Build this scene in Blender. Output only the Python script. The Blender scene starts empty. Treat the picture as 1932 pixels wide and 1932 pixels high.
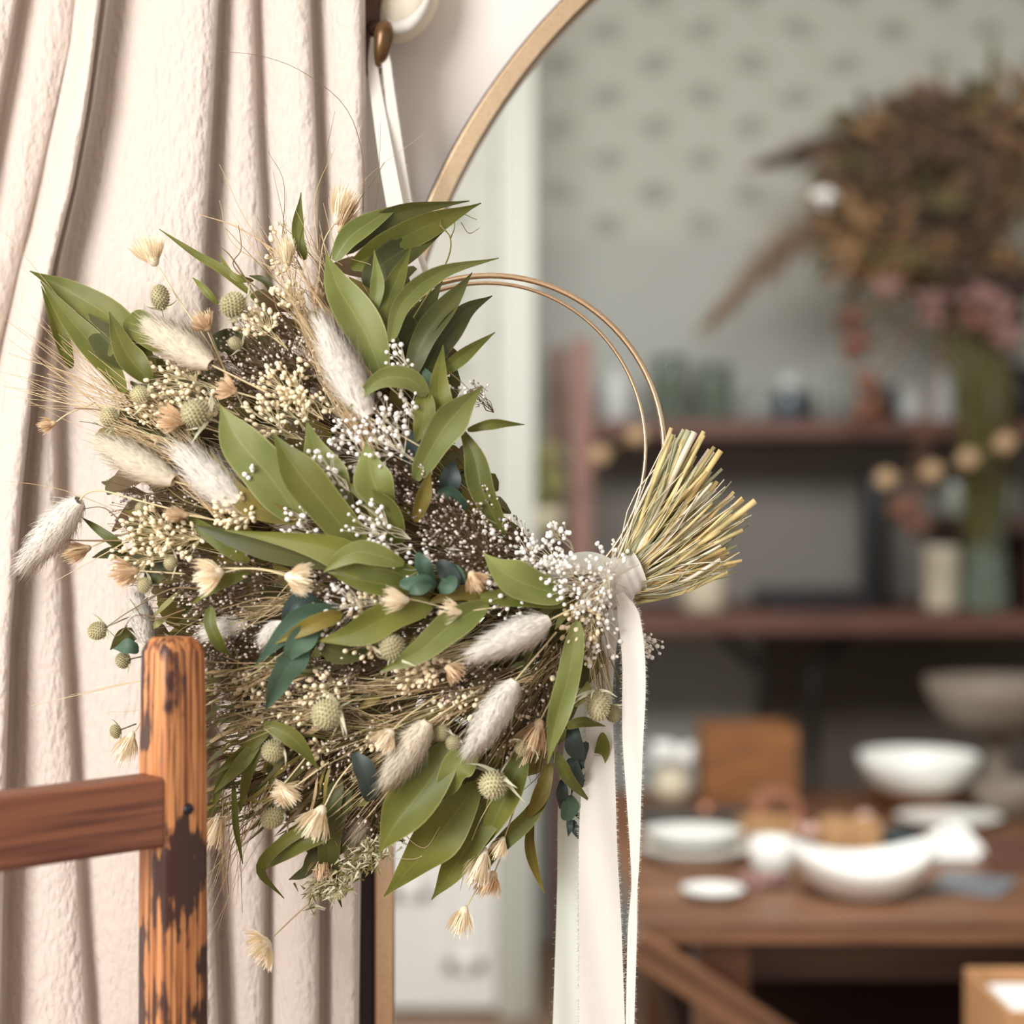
import bpy, math, random
from mathutils import Vector, Matrix, noise
R = random.Random(7)
PI = math.pi
scn = bpy.context.scene
COL = scn.collection

# ------------------------------------------------------------------ camera, world, lights
CZ = 1.27                       # eye height
K = 0.000313                    # metres per pixel per metre of distance (1932 px frame)
cam = bpy.data.cameras.new('camera'); camo = bpy.data.objects.new('camera', cam); COL.objects.link(camo)
camo.location = (0, 0, CZ); camo.rotation_euler = (PI/2, 0, 0)
cam.sensor_width = 36; cam.lens = 18/(K*966)
cam.clip_start = .05
cam.dof.use_dof = True; cam.dof.focus_distance = 1.49; cam.dof.aperture_fstop = 1.9
scn.camera = camo

w = bpy.data.worlds.new('daylight'); scn.world = w; w.use_nodes = True
bg = w.node_tree.nodes['Background']; bg.inputs[0].default_value = (1.0, .985, .96, 1); bg.inputs[1].default_value = .60

def area(name, loc, target, sx, sy, power, col=(1, 1, 1)):
    l = bpy.data.lights.new(name, 'AREA'); l.shape = 'RECTANGLE'; l.size = sx; l.size_y = sy; l.energy = power; l.color = col
    o = bpy.data.objects.new(name, l); COL.objects.link(o); o.location = loc
    o.rotation_euler = (Vector(target)-Vector(loc)).to_track_quat('-Z', 'Y').to_euler()
    return o
area('window_light_front', (-2.35, -1.3, 2.3), (-.15, 1.55, 1.15), 2.0, 2.2, 175, (1, .985, .96))
area('back_fill_light', (.15, 1.95, 2.22), (.5, 5, .85), 1.4, .5, 44, (.99, 1, .985))  # added lamp brightening the room behind the arch; no window there
scn.view_settings.view_transform = 'Standard'; scn.view_settings.look = 'None'
scn.view_settings.gamma = 1; scn.view_settings.use_curve_mapping = False
scn.view_settings.exposure = .40

# ------------------------------------------------------------------ helpers
def P(px, py, d):
    return Vector(((px-966)*K*d, d, CZ-(py-966)*K*d))

def lin(c):
    return tuple(((v/255)/12.92 if v/255 <= .04045 else ((v/255+.055)/1.055)**2.4) for v in c)+(1,)

def mat(name, c, rough=.6, var=0., trans=0., nscale=0., c2=None, metal=0., bump=0., bscale=60., sheen=0., coat=0., stretch=(1, 1, 1), lo=.4, hi=.6, spec=.5):
    m = bpy.data.materials.new(name); m.use_nodes = True; nt = m.node_tree; n = nt.nodes; L = nt.links
    b = n['Principled BSDF']; b.inputs['Roughness'].default_value = rough; b.inputs['Metallic'].default_value = metal
    b.inputs['Specular IOR Level'].default_value = spec
    if sheen: b.inputs['Sheen Weight'].default_value = sheen
    if coat: b.inputs['Coat Weight'].default_value = coat
    rgb = n.new('ShaderNodeRGB'); rgb.outputs[0].default_value = lin(c); out = rgb.outputs[0]
    tc = n.new('ShaderNodeTexCoord'); mp = n.new('ShaderNodeMapping'); L.new(tc.outputs['Object'], mp.inputs[0]); mp.inputs['Scale'].default_value = stretch
    if nscale:
        t = n.new('ShaderNodeTexNoise'); t.inputs['Scale'].default_value = nscale; t.inputs['Detail'].default_value = 5; L.new(mp.outputs[0], t.inputs['Vector'])
        mr = n.new('ShaderNodeMapRange'); mr.inputs[1].default_value = lo; mr.inputs[2].default_value = hi; L.new(t.outputs[0], mr.inputs[0])
        mx = n.new('ShaderNodeMix'); mx.data_type = 'RGBA'; L.new(mr.outputs[0], mx.inputs[0]); L.new(out, mx.inputs[6]); mx.inputs[7].default_value = lin(c2 or c); out = mx.outputs[2]
    if var:
        oi = n.new('ShaderNodeObjectInfo'); mr = n.new('ShaderNodeMapRange'); mr.inputs[3].default_value = 1-var; mr.inputs[4].default_value = 1+var; L.new(oi.outputs['Random'], mr.inputs[0])
        hs = n.new('ShaderNodeHueSaturation'); L.new(mr.outputs[0], hs.inputs['Value']); L.new(out, hs.inputs['Color']); out = hs.outputs[0]
    L.new(out, b.inputs['Base Color'])
    if bump:
        t = n.new('ShaderNodeTexNoise'); t.inputs['Scale'].default_value = bscale; t.inputs['Detail'].default_value = 4; L.new(mp.outputs[0], t.inputs['Vector'])
        bp = n.new('ShaderNodeBump'); bp.inputs['Strength'].default_value = bump; bp.inputs['Distance'].default_value = .006 if name == 'cotton' else .004; L.new(t.outputs[0], bp.inputs['Height']); L.new(bp.outputs[0], b.inputs['Normal'])
    if trans:
        tr = n.new('ShaderNodeBsdfTranslucent'); L.new(out, tr.inputs[0]); ms = n.new('ShaderNodeMixShader'); ms.inputs[0].default_value = trans
        L.new(b.outputs[0], ms.inputs[1]); L.new(tr.outputs[0], ms.inputs[2]); L.new(ms.outputs[0], n['Material Output'].inputs[0])
    return m

def leaf_mat(name, c, c2, vein, margin, var=.22, rough=.5):
    m = mat(name, c, rough, var, .18, 18, c2, spec=.35); nt = m.node_tree; n = nt.nodes; L = nt.links
    b = n['Principled BSDF']; lk = b.inputs['Base Color'].links[0].from_socket
    tc = n['Texture Coordinate']; sp = n.new('ShaderNodeSeparateXYZ'); L.new(tc.outputs['UV'], sp.inputs[0])
    def band(centre, w):
        s = n.new('ShaderNodeMath'); s.operation = 'SUBTRACT'; L.new(sp.outputs[0], s.inputs[0]); s.inputs[1].default_value = .5
        a = n.new('ShaderNodeMath'); a.operation = 'ABSOLUTE'; L.new(s.outputs[0], a.inputs[0])
        r = n.new('ShaderNodeMapRange'); L.new(a.outputs[0], r.inputs[0]); r.inputs[1].default_value = centre-w if centre else w; r.inputs[2].default_value = centre+.0 if centre else 0; r.inputs[3].default_value = 0; r.inputs[4].default_value = .34 if not centre else .5
        return r.outputs[0]
    x = lk
    for f, cc in ((band(0, .035), vein), (band(.5, .045), margin)):
        mx = n.new('ShaderNodeMix'); mx.data_type = 'RGBA'; L.new(f, mx.inputs[0]); L.new(x, mx.inputs[6]); mx.inputs[7].default_value = lin(cc); x = mx.outputs[2]
    L.new(x, b.inputs['Base Color'])
    for l in list(nt.links):
        if l.to_node.type == 'BSDF_TRANSLUCENT' and l.to_socket.name == 'Color': nt.links.remove(l)
    tn = [q for q in n if q.type == 'BSDF_TRANSLUCENT'][0]; L.new(x, tn.inputs[0])
    return m

class MB:
    def __init__(s): s.v = []; s.f = []; s.m = []; s.uv = {}
    def grid(s, rows, mi=0, uvs=None, closed=False):
        b = len(s.v); nr = len(rows); nc = len(rows[0])
        for r in rows: s.v.extend(r)
        for i in range(nr-1):
            for j in range(nc if closed else nc-1):
                k = (j+1) % nc
                if uvs: s.uv[len(s.f)] = (uvs[i][j], uvs[i][k], uvs[i+1][k], uvs[i+1][j])
                s.f.append((b+i*nc+j, b+i*nc+k, b+(i+1)*nc+k, b+(i+1)*nc+j)); s.m.append(mi)
    def tube(s, pts, r0, r1=None, n=4, mi=0, caps=True):
        if r1 is None: r1 = r0
        pts = [Vector(p) for p in pts]; N = len(pts); b = len(s.v)
        for i, p in enumerate(pts):
            t = (pts[min(i+1, N-1)]-pts[max(i-1, 0)])
            if t.length < 1e-9: t = Vector((0, 0, 1))
            t.normalize(); a = Vector((0, 1, 0)) if abs(t.y) < .9 else Vector((1, 0, 0))
            u = t.cross(a).normalized(); v = t.cross(u); r = r0(i/(N-1)) if callable(r0) else r0+(r1-r0)*i/(N-1)
            for k in range(n):
                q = 2*PI*k/n; s.v.append(p+u*(r*math.cos(q))+v*(r*math.sin(q)))
        for i in range(N-1):
            for k in range(n):
                s.f.append((b+i*n+k, b+i*n+(k+1) % n, b+(i+1)*n+(k+1) % n, b+(i+1)*n+k)); s.m.append(mi)
        if caps:
            s.f.append(tuple(b+k for k in range(n))[::-1]); s.m.append(mi)
            s.f.append(tuple(b+(N-1)*n+k for k in range(n))); s.m.append(mi)
    def ball(s, c, r, mi=0, nu=7, nv=5, ax=None, ry=None, jit=0):
        c = Vector(c); b = len(s.v); z = (ax or Vector((0, 0, 1))).normalized(); a = Vector((0, 1, 0)) if abs(z.y) < .9 else Vector((1, 0, 0))
        u = z.cross(a).normalized(); v = z.cross(u); ry = ry or r
        s.v.append(c-z*ry)
        for i in range(1, nv):
            t = PI*i/nv; rr = r*math.sin(t)*(1+R.uniform(-jit, jit))
            for k in range(nu):
                q = 2*PI*k/nu; s.v.append(c-z*(ry*math.cos(t))+u*(rr*math.cos(q))+v*(rr*math.sin(q)))
        s.v.append(c+z*ry); e = len(s.v)-1
        for k in range(nu):
            s.f.append((b, b+1+(k+1) % nu, b+1+k)); s.m.append(mi)
            for i in range(nv-2):
                o = b+1+i*nu; s.f.append((o+k, o+(k+1) % nu, o+nu+(k+1) % nu, o+nu+k)); s.m.append(mi)
            o = b+1+(nv-2)*nu; s.f.append((o+k, o+(k+1) % nu, e)); s.m.append(mi)
    def box(s, lo, hi, mi=0, M=None):
        b = len(s.v)
        for x in (lo[0], hi[0]):
            for y in (lo[1], hi[1]):
                for z in (lo[2], hi[2]):
                    q = Vector((x, y, z)); s.v.append(M @ q if M else q)
        for f in ((0, 1, 3, 2), (4, 6, 7, 5), (0, 4, 5, 1), (2, 3, 7, 6), (0, 2, 6, 4), (1, 5, 7, 3)):
            s.f.append(tuple(b+i for i in f)); s.m.append(mi)
    def lathe(s, c, prof, n=32, mi=0, sx=1, sy=1, rz=0, wave=None):
        c = Vector(c); rows = []
        for (r, z) in prof:
            row = []
            for k in range(n):
                q = 2*PI*k/n; x = r*sx*math.cos(q); y = r*sy*math.sin(q); zz = z+(wave(q, r) if wave else 0)
                row.append(c+Vector((x*math.cos(rz)-y*math.sin(rz), x*math.sin(rz)+y*math.cos(rz), zz)))
            rows.append(row)
        s.grid(rows, mi, None, True)
    def blade(s, pts, wid, nrm=None, mi=0):
        pts = [Vector(p) for p in pts]; N = len(pts); rows = []
        for i, p in enumerate(pts):
            t = (pts[min(i+1, N-1)]-pts[max(i-1, 0)]).normalized(); a = nrm or Vector((0, 1, 0))
            u = t.cross(a)
            if u.length < 1e-6: u = Vector((1, 0, 0))
            u.normalize(); ww = wid(i/(N-1)); rows.append([p-u*ww, p+u*ww])
        s.grid(rows, mi)
    nrm = None
    def build(s, name, mats, parent=None, smooth=True, bevel=0, solid=0, sub=0):
        me = bpy.data.meshes.new(name); me.from_pydata([tuple(v) for v in s.v], [], s.f)
        for m in (mats if isinstance(mats, (list, tuple)) else [mats]): me.materials.append(m)
        if any(s.m): me.polygons.foreach_set('material_index', s.m)
        if smooth: me.polygons.foreach_set('use_smooth', [True]*len(s.f))
        if s.uv:
            ul = me.uv_layers.new(name='UVMap')
            for i, q in s.uv.items():
                p = me.polygons[i]
                for k, li in enumerate(p.loop_indices): ul.data[li].uv = q[k]
        me.update()
        if s.nrm: me.normals_split_custom_set_from_vertices([tuple(q) for q in s.nrm])
        o = bpy.data.objects.new(name, me); COL.objects.link(o)
        if parent:
            o.parent = parent; o.matrix_parent_inverse = Matrix.Translation(-worldloc(parent))
        if solid:
            md = o.modifiers.new('solid', 'SOLIDIFY'); md.thickness = solid; md.offset = 0
        if bevel:
            md = o.modifiers.new('bevel', 'BEVEL'); md.width = bevel; md.segments = 3; md.limit_method = 'ANGLE'
        if sub:
            md = o.modifiers.new('sub', 'SUBSURF'); md.levels = sub; md.render_levels = sub
        return o

def worldloc(o):
    # every Empty sits at its base without rotation; meshes keep their vertices in world space
    return Vector(o.location) if o.parent is None else Vector((0, 0, 0))+Vector(o.location)*0

def tag(o, label, cat, group=None, kind=None):
    o['label'] = label; o['category'] = cat
    if group: o['group'] = group
    if kind: o['kind'] = kind
    return o
def thing(name, loc, label, cat, group=None):
    o = bpy.data.objects.new(name, None); o.empty_display_size = .05; COL.objects.link(o); o.location = loc
    return tag(o, label, cat, group)
def struct(o): o['kind'] = 'structure'; return o

def spline(pts, n):
    pts = [Vector(p) for p in pts]
    if len(pts) == 2: return [pts[0].lerp(pts[1], i/(n-1)) for i in range(n)]
    q = [pts[0]*2-pts[1]]+pts+[pts[-1]*2-pts[-2]]; out = []
    for i in range(n):
        t = i/(n-1)*(len(pts)-1); k = min(int(t), len(pts)-2); f = t-k
        a, b, c, d = q[k:k+4]
        out.append(.5*((2*b)+(c-a)*f+(2*a-5*b+4*c-d)*f*f+(3*b-a-3*c+d)*f**3))
    return out
def lerp(a, b, t): return a+(b-a)*t
def interp(tab, x):
    if x <= tab[0][0]: return tab[0][1]
    for (a, u), (b, v) in zip(tab, tab[1:]):
        if x <= b: return u+(v-u)*(x-a)/(b-a)
    return tab[-1][1]

# ------------------------------------------------------------------ materials
M = {}
M['cotton'] = mat('cotton', (214, 201, 191), .9, 0, .10, 0, bump=.8, bscale=190, sheen=.2, spec=.1, stretch=(1, 1, .45))
M['plaster'] = mat('plaster', (222, 215, 209), .9, bump=.05, bscale=120, spec=.2)
M['brass'] = mat('brass', (218, 192, 160), .32, metal=1, nscale=300, c2=(210, 182, 148), stretch=(1, 1, 1))
M['dark_brown'] = mat('dark_brown', (58, 46, 42), .5, metal=.2)
M['peg'] = mat('peg', (104, 76, 46), .3, metal=.55, nscale=40, c2=(84, 58, 36))
M['brownwood'] = mat('brownwood', (112, 78, 58), .6, nscale=30, c2=(84, 56, 42), stretch=(4, 4, .5))
M['ribbon'] = mat('ribbon', (230, 226, 219), .75, 0, .25, 0, bump=.1, bscale=300, sheen=.2, spec=.2)
M['pouch'] = mat('pouch', (240, 231, 212), .8, 0, .2, bump=.3, bscale=60)
M['ribbon_grey'] = mat('ribbon_grey', (216, 220, 210), .75, 0, .2, spec=.2)
M['leaf'] = leaf_mat('leaf', (106, 108, 46), (88, 94, 38), (140, 142, 78), (166, 160, 104))
M['leaf_light'] = leaf_mat('leaf_light', (124, 130, 72), (108, 116, 56), (160, 164, 106), (190, 188, 136), .16)
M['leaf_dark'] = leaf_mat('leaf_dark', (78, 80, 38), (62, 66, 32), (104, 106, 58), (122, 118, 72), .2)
M['leaf_olive'] = leaf_mat('leaf_olive', (120, 106, 40), (98, 88, 34), (150, 134, 64), (152, 136, 72), .2)
M['leaf_teal'] = leaf_mat('leaf_teal', (80, 104, 84), (66, 90, 74), (94, 130, 112), (96, 128, 112), .2, .55)
M['leaf_blue'] = leaf_mat('leaf_blue', (64, 76, 72), (54, 64, 62), (74, 96, 98), (70, 92, 94), .15, .5)
M['fur'] = mat('fur', (255, 248, 236), .85, .02, .35, spec=.1)
M['fur_cream'] = mat('fur_cream', (250, 238, 216), .85, .03, .4, spec=.1)
M['thistle'] = mat('thistle', (190, 182, 144), .7, .12, .08, 60, (164, 154, 116))
M['bract'] = mat('bract', (214, 212, 182), .7, .12, .15)
M['tuft'] = mat('tuft', (254, 242, 218), .8, .04, .3, spec=.15)
M['tuft_tan'] = mat('tuft_tan', (228, 202, 168), .8, .08, .2, spec=.15)
M['gyp'] = mat('gyp', (255, 252, 246), .7, 0, .15, spec=.2)
M['gyp_cream'] = mat('gyp_cream', (250, 234, 200), .75, .08, .12, spec=.2)
M['stem_pale'] = mat('stem_pale', (206, 190, 150), .7, .1)
M['stem_white'] = mat('stem_white', (222, 212, 190), .7, .05)
M['stem_tan'] = mat('stem_tan', (176, 146, 104), .7, .15)
M['stem_brown'] = mat('stem_brown', (96, 76, 50), .8, .2)
M['stem_olive'] = mat('stem_olive', (112, 106, 52), .75, .2)
M['statice'] = mat('statice', (138, 120, 110), .85, .15, .05)
M['statice_pale'] = mat('statice_pale', (226, 212, 202), .85, .1, .05)
M['grass'] = mat('grass', (206, 180, 140), .8, .12, .2)
M['straw'] = mat('straw', (214, 192, 136), .6, .25, .05, 40, (160, 148, 100), stretch=(1, 1, 1))
M['straw_gold'] = mat('straw_gold', (224, 196, 134), .6, .15, .05)
M['straw_green'] = mat('straw_green', (172, 172, 136), .6, .15, .05)
M['hair'] = mat('hair', (120, 98, 68), .7)
M['steel'] = mat('steel', (60, 60, 66), .35, metal=.8)

def wood_worn(name, vertical=True):
    m = bpy.data.materials.new(name); m.use_nodes = True; nt = m.node_tree; n = nt.nodes; L = nt.links; b = n['Principled BSDF']
    tc = n.new('ShaderNodeTexCoord')
    def nz(sc, st, det=5):
        mp = n.new('ShaderNodeMapping'); mp.inputs['Scale'].default_value = st; L.new(tc.outputs['Object'], mp.inputs[0])
        t = n.new('ShaderNodeTexNoise'); t.inputs['Scale'].default_value = sc; t.inputs['Detail'].default_value = det; L.new(mp.outputs[0], t.inputs['Vector']); return t.outputs[0]
    def rng(x, a, bb, c=0, d=1):
        r = n.new('ShaderNodeMapRange'); L.new(x, r.inputs[0]); r.inputs[1].default_value = a; r.inputs[2].default_value = bb; r.inputs[3].default_value = c; r.inputs[4].default_value = d; return r.outputs[0]
    def mix(f, a, c):
        x = n.new('ShaderNodeMix'); x.data_type = 'RGBA'; L.new(f, x.inputs[0])
        if isinstance(a, tuple): x.inputs[6].default_value = lin(a)
        else: L.new(a, x.inputs[6])
        if isinstance(c, tuple): x.inputs[7].default_value = lin(c)
        else: L.new(c, x.inputs[7])
        return x.outputs[2]
    if vertical:
        grain = nz(220, (1, 1, .02)); patch = nz(20, (1, 1, .62), 9); big = nz(9, (1, 1, .5))
        base = mix(rng(grain, .42, .6), (206, 142, 88), (158, 94, 50))
        streak = mix(rng(nz(330, (1, 1, .03)), .5, .62, 0, .8), base, (84, 44, 26))
        a = n.new('ShaderNodeMath'); a.operation = 'ADD'; L.new(patch, a.inputs[0]); g2 = rng(grain, .3, .7, -.06, .06); L.new(g2, a.inputs[1])
        col = mix(rng(a.outputs[0], .485, .53), streak, (62, 32, 24))
        L.new(col, b.inputs['Base Color']); L.new(rng(a.outputs[0], .5, .6, .55, .35), b.inputs['Roughness']); hgt = grain
    else:
        grain = nz(160, (.03, 1, 1)); big = nz(14, (.5, 1, 1))
        base = mix(rng(grain, .4, .6), (140, 86, 60), (98, 56, 40)); col = mix(rng(big, .45, .65, 0, .6), base, (122, 74, 54))
        L.new(col, b.inputs['Base Color']); b.inputs['Roughness'].default_value = .5; hgt = grain
    bp = n.new('ShaderNodeBump'); bp.inputs['Strength'].default_value = .25; bp.inputs['Distance'].default_value = .002; L.new(hgt, bp.inputs['Height']); L.new(bp.outputs[0], b.inputs['Normal'])
    return m
M['chair_post'] = wood_worn('chair_post'); M['chair_rail'] = wood_worn('chair_rail', False)

# ------------------------------------------------------------------ the setting
fl = mat('floorboards', (168, 140, 116), .5, nscale=6, c2=(150, 122, 100), stretch=(8, .6, 1))
b = MB(); b.box((-3, -2.6, -.05), (3, 5.2, 0)); struct(b.build('floor', fl, smooth=False))
b = MB(); b.box((-3, -2.6, 3.05), (3, 5.2, 3.1)); struct(b.build('ceiling', M['plaster'], smooth=False))

# white wall, cut open where the mirror glass would hang
DF = 1.68
AC = P(1942, 868, DF); AR = 1202*K*DF
def wall_arch(y0, y1):
    b = MB(); n = 72; xs = [AC.x-AR*math.cos(PI*i/n) for i in range(n+1)]
    zs = [AC.z+AR*math.sin(PI*i/n) for i in range(n+1)]
    for y, flip in ((y0, 0), (y1, 1)):
        b.grid([[Vector((x, y, z)) for x, z in zip(xs, zs)], [Vector((x, y, 3.05)) for x in xs]])
        for xa, xb in ((-3, xs[0]), (xs[-1], 3)):
            b.grid([[Vector((xa, y, 0)), Vector((xb, y, 0))], [Vector((xa, y, 3.05)), Vector((xb, y, 3.05))]])
    out = [(xs[0], 0)]+list(zip(xs, zs))+[(xs[-1], 0)]
    b.grid([[Vector((x, y0, z)) for x, z in out], [Vector((x, y1, z)) for x, z in out]])
    return b
struct(wall_arch(1.70, 1.72).build('wall_front', M['plaster'], smooth=False))

# wallpaper
def wallpaper():
    m = bpy.data.materials.new('wallpaper'); m.use_nodes = True; nt = m.node_tree; n = nt.nodes; L = nt.links; bs = n['Principled BSDF']; bs.inputs['Roughness'].default_value = .9
    tc = n.new('ShaderNodeTexCoord')
    def spots(scale, rad, off, nzs):
        mp = n.new('ShaderNodeMapping'); mp.inputs['Location'].default_value = off; mp.inputs['Scale'].default_value = (3.55*scale, 0, 5.2*scale); L.new(tc.outputs['Object'], mp.inputs[0])
        nz = n.new('ShaderNodeTexNoise'); nz.inputs['Scale'].default_value = nzs; L.new(mp.outputs[0], nz.inputs['Vector'])
        fr = n.new('ShaderNodeVectorMath'); fr.operation = 'FRACTION'; L.new(mp.outputs[0], fr.inputs[0])
        sb = n.new('ShaderNodeVectorMath'); sb.operation = 'SUBTRACT'; L.new(fr.outputs[0], sb.inputs[0]); sb.inputs[1].default_value = (.5, 0, .5)
        ln = n.new('ShaderNodeVectorMath'); ln.operation = 'LENGTH'; L.new(sb.outputs[0], ln.inputs[0])
        ad = n.new('ShaderNodeMath'); ad.operation = 'ADD'; L.new(ln.outputs['Value'], ad.inputs[0])
        mu = n.new('ShaderNodeMath'); mu.operation = 'MULTIPLY_ADD'; L.new(nz.outputs[0], mu.inputs[0]); mu.inputs[1].default_value = .5; mu.inputs[2].default_value = -.25; L.new(mu.outputs[0], ad.inputs[1])
        mr = n.new('ShaderNodeMapRange'); L.new(ad.outputs[0], mr.inputs[0]); mr.inputs[1].default_value = rad; mr.inputs[2].default_value = rad*.5; return mr.outputs[0]
    x = None
    for f, c, a in ((spots(1, .20, (0, 0, 0), 6), (160, 162, 150), 1), (spots(1, .20, (.5, 0, .5), 6), (160, 162, 150), 1), (spots(2, .17, (.2, 0, .3), 7), (186, 188, 175), 1)):
        mx = n.new('ShaderNodeMix'); mx.data_type = 'RGBA'; L.new(f, mx.inputs[0])
        if x is None: mx.inputs[6].default_value = lin((197, 196, 186))
        else: L.new(x, mx.inputs[6])
        mx.inputs[7].default_value = lin(c); x = mx.outputs[2]
    L.new(x, bs.inputs['Base Color']); return m
M['wallpaper'] = wallpaper()
M['greywall'] = mat('greywall', (186, 187, 180), .9)
M['taupe'] = mat('taupe', (140, 134, 127), .85)
M['white'] = mat('white', (252, 252, 248), .5)
zd = CZ+(966-452)*K*5.0          # where the wallpaper ends
b = MB(); b.box((-3, 5.0, zd), (3, 5.1, 3.05), 0); b.box((-3, 5.0, 0), (3, 5.1, zd), 1); struct(b.build('wall_back', [M['wallpaper'], M['greywall']], smooth=False))
b = MB(); b.box((2.3, 1.72, 0), (2.4, 5.0, 3.05)); struct(b.build('wall_right', M['greywall'], smooth=False))
# projecting wall section on the left with the white trim and the panelled door
xe = (985-966)*K*4.3
b = MB(); b.box((-3, 4.3, 0), (xe, 5.0, 3.05)); struct(b.build('wall_left', M['wallpaper'], smooth=False))
b = MB(); b.box((P(938, 0, 4.26).x, 4.255, 0), (P(1010, 0, 4.26).x, 4.995, 3.05)); b.box((P(950, 0, 4.24).x, 4.24, 0), (P(985, 0, 4.24).x, 4.26, 3.05)); M['trimwhite'] = mat('trimwhite', (200, 202, 191), .5); struct(b.build('trim_1', M['trimwhite'], smooth=False, bevel=.006))
d = MB(); X0 = P(560, 0, 4.26).x; X1 = P(936, 0, 4.26).x
d.box((X0, 4.262, .02), (X1, 4.298, 1.05))
for (a, c, z0, z1) in ((P(600, 0, 4.26).x, P(700, 0, 4.26).x, .3, .95), (P(735, 0, 4.26).x, P(812, 0, 4.26).x, .3, .95), (P(840, 0, 4.26).x, P(915, 0, 4.26).x, .12, .95)):
    d.box((a, 4.244, z0), (c, 4.264, z0+.03)); d.box((a, 4.244, z1-.03), (c, 4.264, z1)); d.box((a, 4.244, z0), (a+.03, 4.264, z1)); d.box((c-.03, 4.244, z0), (c, 4.264, z1))
struct(d.build('door_1', M['white'], smooth=False, bevel=.004))

# ------------------------------------------------------------------ arched brass mirror frame, left open
fr = thing('arched_mirror_frame', (AC.x-AR, DF, 0), 'tall arched brass mirror frame on the white wall beside the curtain, reflected shop modelled behind it', 'frame')
def arch_path(r, n=90):
    return [Vector((AC.x-r, 0, 0.0))]+[Vector((AC.x-r*math.cos(PI*i/n), 0, AC.z+r*math.sin(PI*i/n))) for i in range(n+1)]+[Vector((AC.x+r, 0, 0))]
def ring(r0, r1, y0, y1):
    b = MB(); a = arch_path(r0); c = arch_path(r1); rows = []
    for r, y in ((a, y0), (c, y0), (c, y1), (a, y1), (a, y0)): rows.append([Vector((p.x, y, p.z)) for p in r])
    b.grid(rows); return b
ring(AR-.001, AR+.0165, 1.672, 1.699).build('moulding', M['brass'], fr, smooth=False, bevel=.0015)
ring(AR+.0165, AR+.0185, 1.676, 1.699).build('outer_rim', M['dark_brown'], fr, smooth=False)
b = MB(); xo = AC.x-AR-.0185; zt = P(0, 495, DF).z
b.box((xo-.014, 1.680, 0.0), (xo, 1.699, zt)); b.build('side_strip', M['dark_brown'], fr, smooth=False, bevel=.002)  # separate dark strip beside the moulding, up to the arch curve

# ------------------------------------------------------------------ curtain
# each crease is (table of y -> x); cloth climbs towards the viewer up to a crease and drops behind it
creases = [
    ([(-300, -150), (1932, -260)], .03),
    ([(-300, 70), (0, 31), (180, 0), (600, -70), (1932, -190)], .035),
    ([(-300, 190), (0, 142), (80, 134), (400, 60), (640, 2), (900, -60), (1932, -120)], .012),
    ([(-300, 215), (0, 190), (200, 165), (350, 138), (500, 100), (700, 66), (900, 44), (1200, 20), (1500, 10), (1932, 0)], .052),
    ([(-300, 225), (0, 206), (200, 178), (350, 150), (500, 116), (720, 104), (960, 110), (1150, 120), (1400, 135), (1700, 152), (1932, 168)], .02),
    ([(-300, 418), (0, 412), (200, 402), (450, 388), (900, 372), (1400, 384), (1700, 402), (1932, 412)], .045),
    ([(-300, 474), (0, 478), (250, 486), (480, 500), (1000, 500), (1500, 500), (1932, 498)], .024),
    ([(-300, 582), (0, 585), (350, 600), (1000, 604), (1932, 602)], .038),
    ([(-300, 683), (0, 686), (480, 690), (1200, 684), (1932, 674)], .045),
]
DC = 1.64
cu = MB(); rows = []; NR = 150
for i in range(NR+1):
    py = -420+(3420)*i/NR
    xs = [interp(t, py) for t, h in creases]; row = []
    for k in range(len(xs)-1):
        a, c = xs[k], xs[k+1]; hp = creases[k][1]; h = creases[k+1][1]; n = 32
        for j in range(n):
            t = (j/n)**1.6 if k else j/n
            x = a+(c-a)*t
            dw = min(.3, 9/(abs(c-a)+1)); drop = 1-min(1, t/dw)
            rise = max(0, (t-.08)/.92)**.95
            if t > .8: rise = rise-.25*((t-.8)/.2)**2*.6
            base = .012*math.sin(t*PI)
            hh = drop*hp*.82*(1 if k else 0) + rise*h + base
            x -= 22*drop*(1-drop) if k else 0
            wv = .0028*noise.noise(Vector((x*.012, py*.0035, k)))+.0012*noise.noise(Vector((x*.05, py*.012, k+9)))
            row.append(P(x, py, DC-hh-wv))
    x = xs[-1]; row.append(P(x, py, DC-.75*creases[-1][1])); row.append(P(x+3, py, DC-.03)); row.append(P(x+1, py, DC-.005)); row.append(P(x-25, py, DC+.01))
    rows.append(row)
cu.grid(rows)
for v in cu.v: v.z = max(v.z, .012)
ct = cu.build('curtain', M['cotton']); tag(ct, 'long cream cotton curtain hanging in soft vertical pleats behind the wreath', 'curtain')

# ------------------------------------------------------------------ peg with its ribbon loop
pg = thing('coat_peg', P(700, 120, 1.69), 'brown peg on a wooden batten above the wreath, between curtain and arch', 'peg')
b = MB(); b.box(P(684, 122, 1.655), P(716, -60, 1.655)+Vector((0, .044, 0))); b.build('batten', M['brownwood'], pg, smooth=False, bevel=.002)
b = MB(); pts = spline([P(727, 40, 1.615), P(724, 70, 1.61), P(719, 100, 1.612), P(716, 128, 1.62)], 16)
b.tube(pts, lambda t: .0098*interp([(0, .25), (.07, .7), (.25, 1), (.5, .86), (.8, .62), (.93, .48), (1, .15)], t), None, 16); b.build('knob', M['peg'], pg)
b = MB(); b.tube([P(722, 62, 1.615), P(703, 50, 1.66)], .006, .007, 12); b.build('shank', M['peg'], pg)

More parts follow.
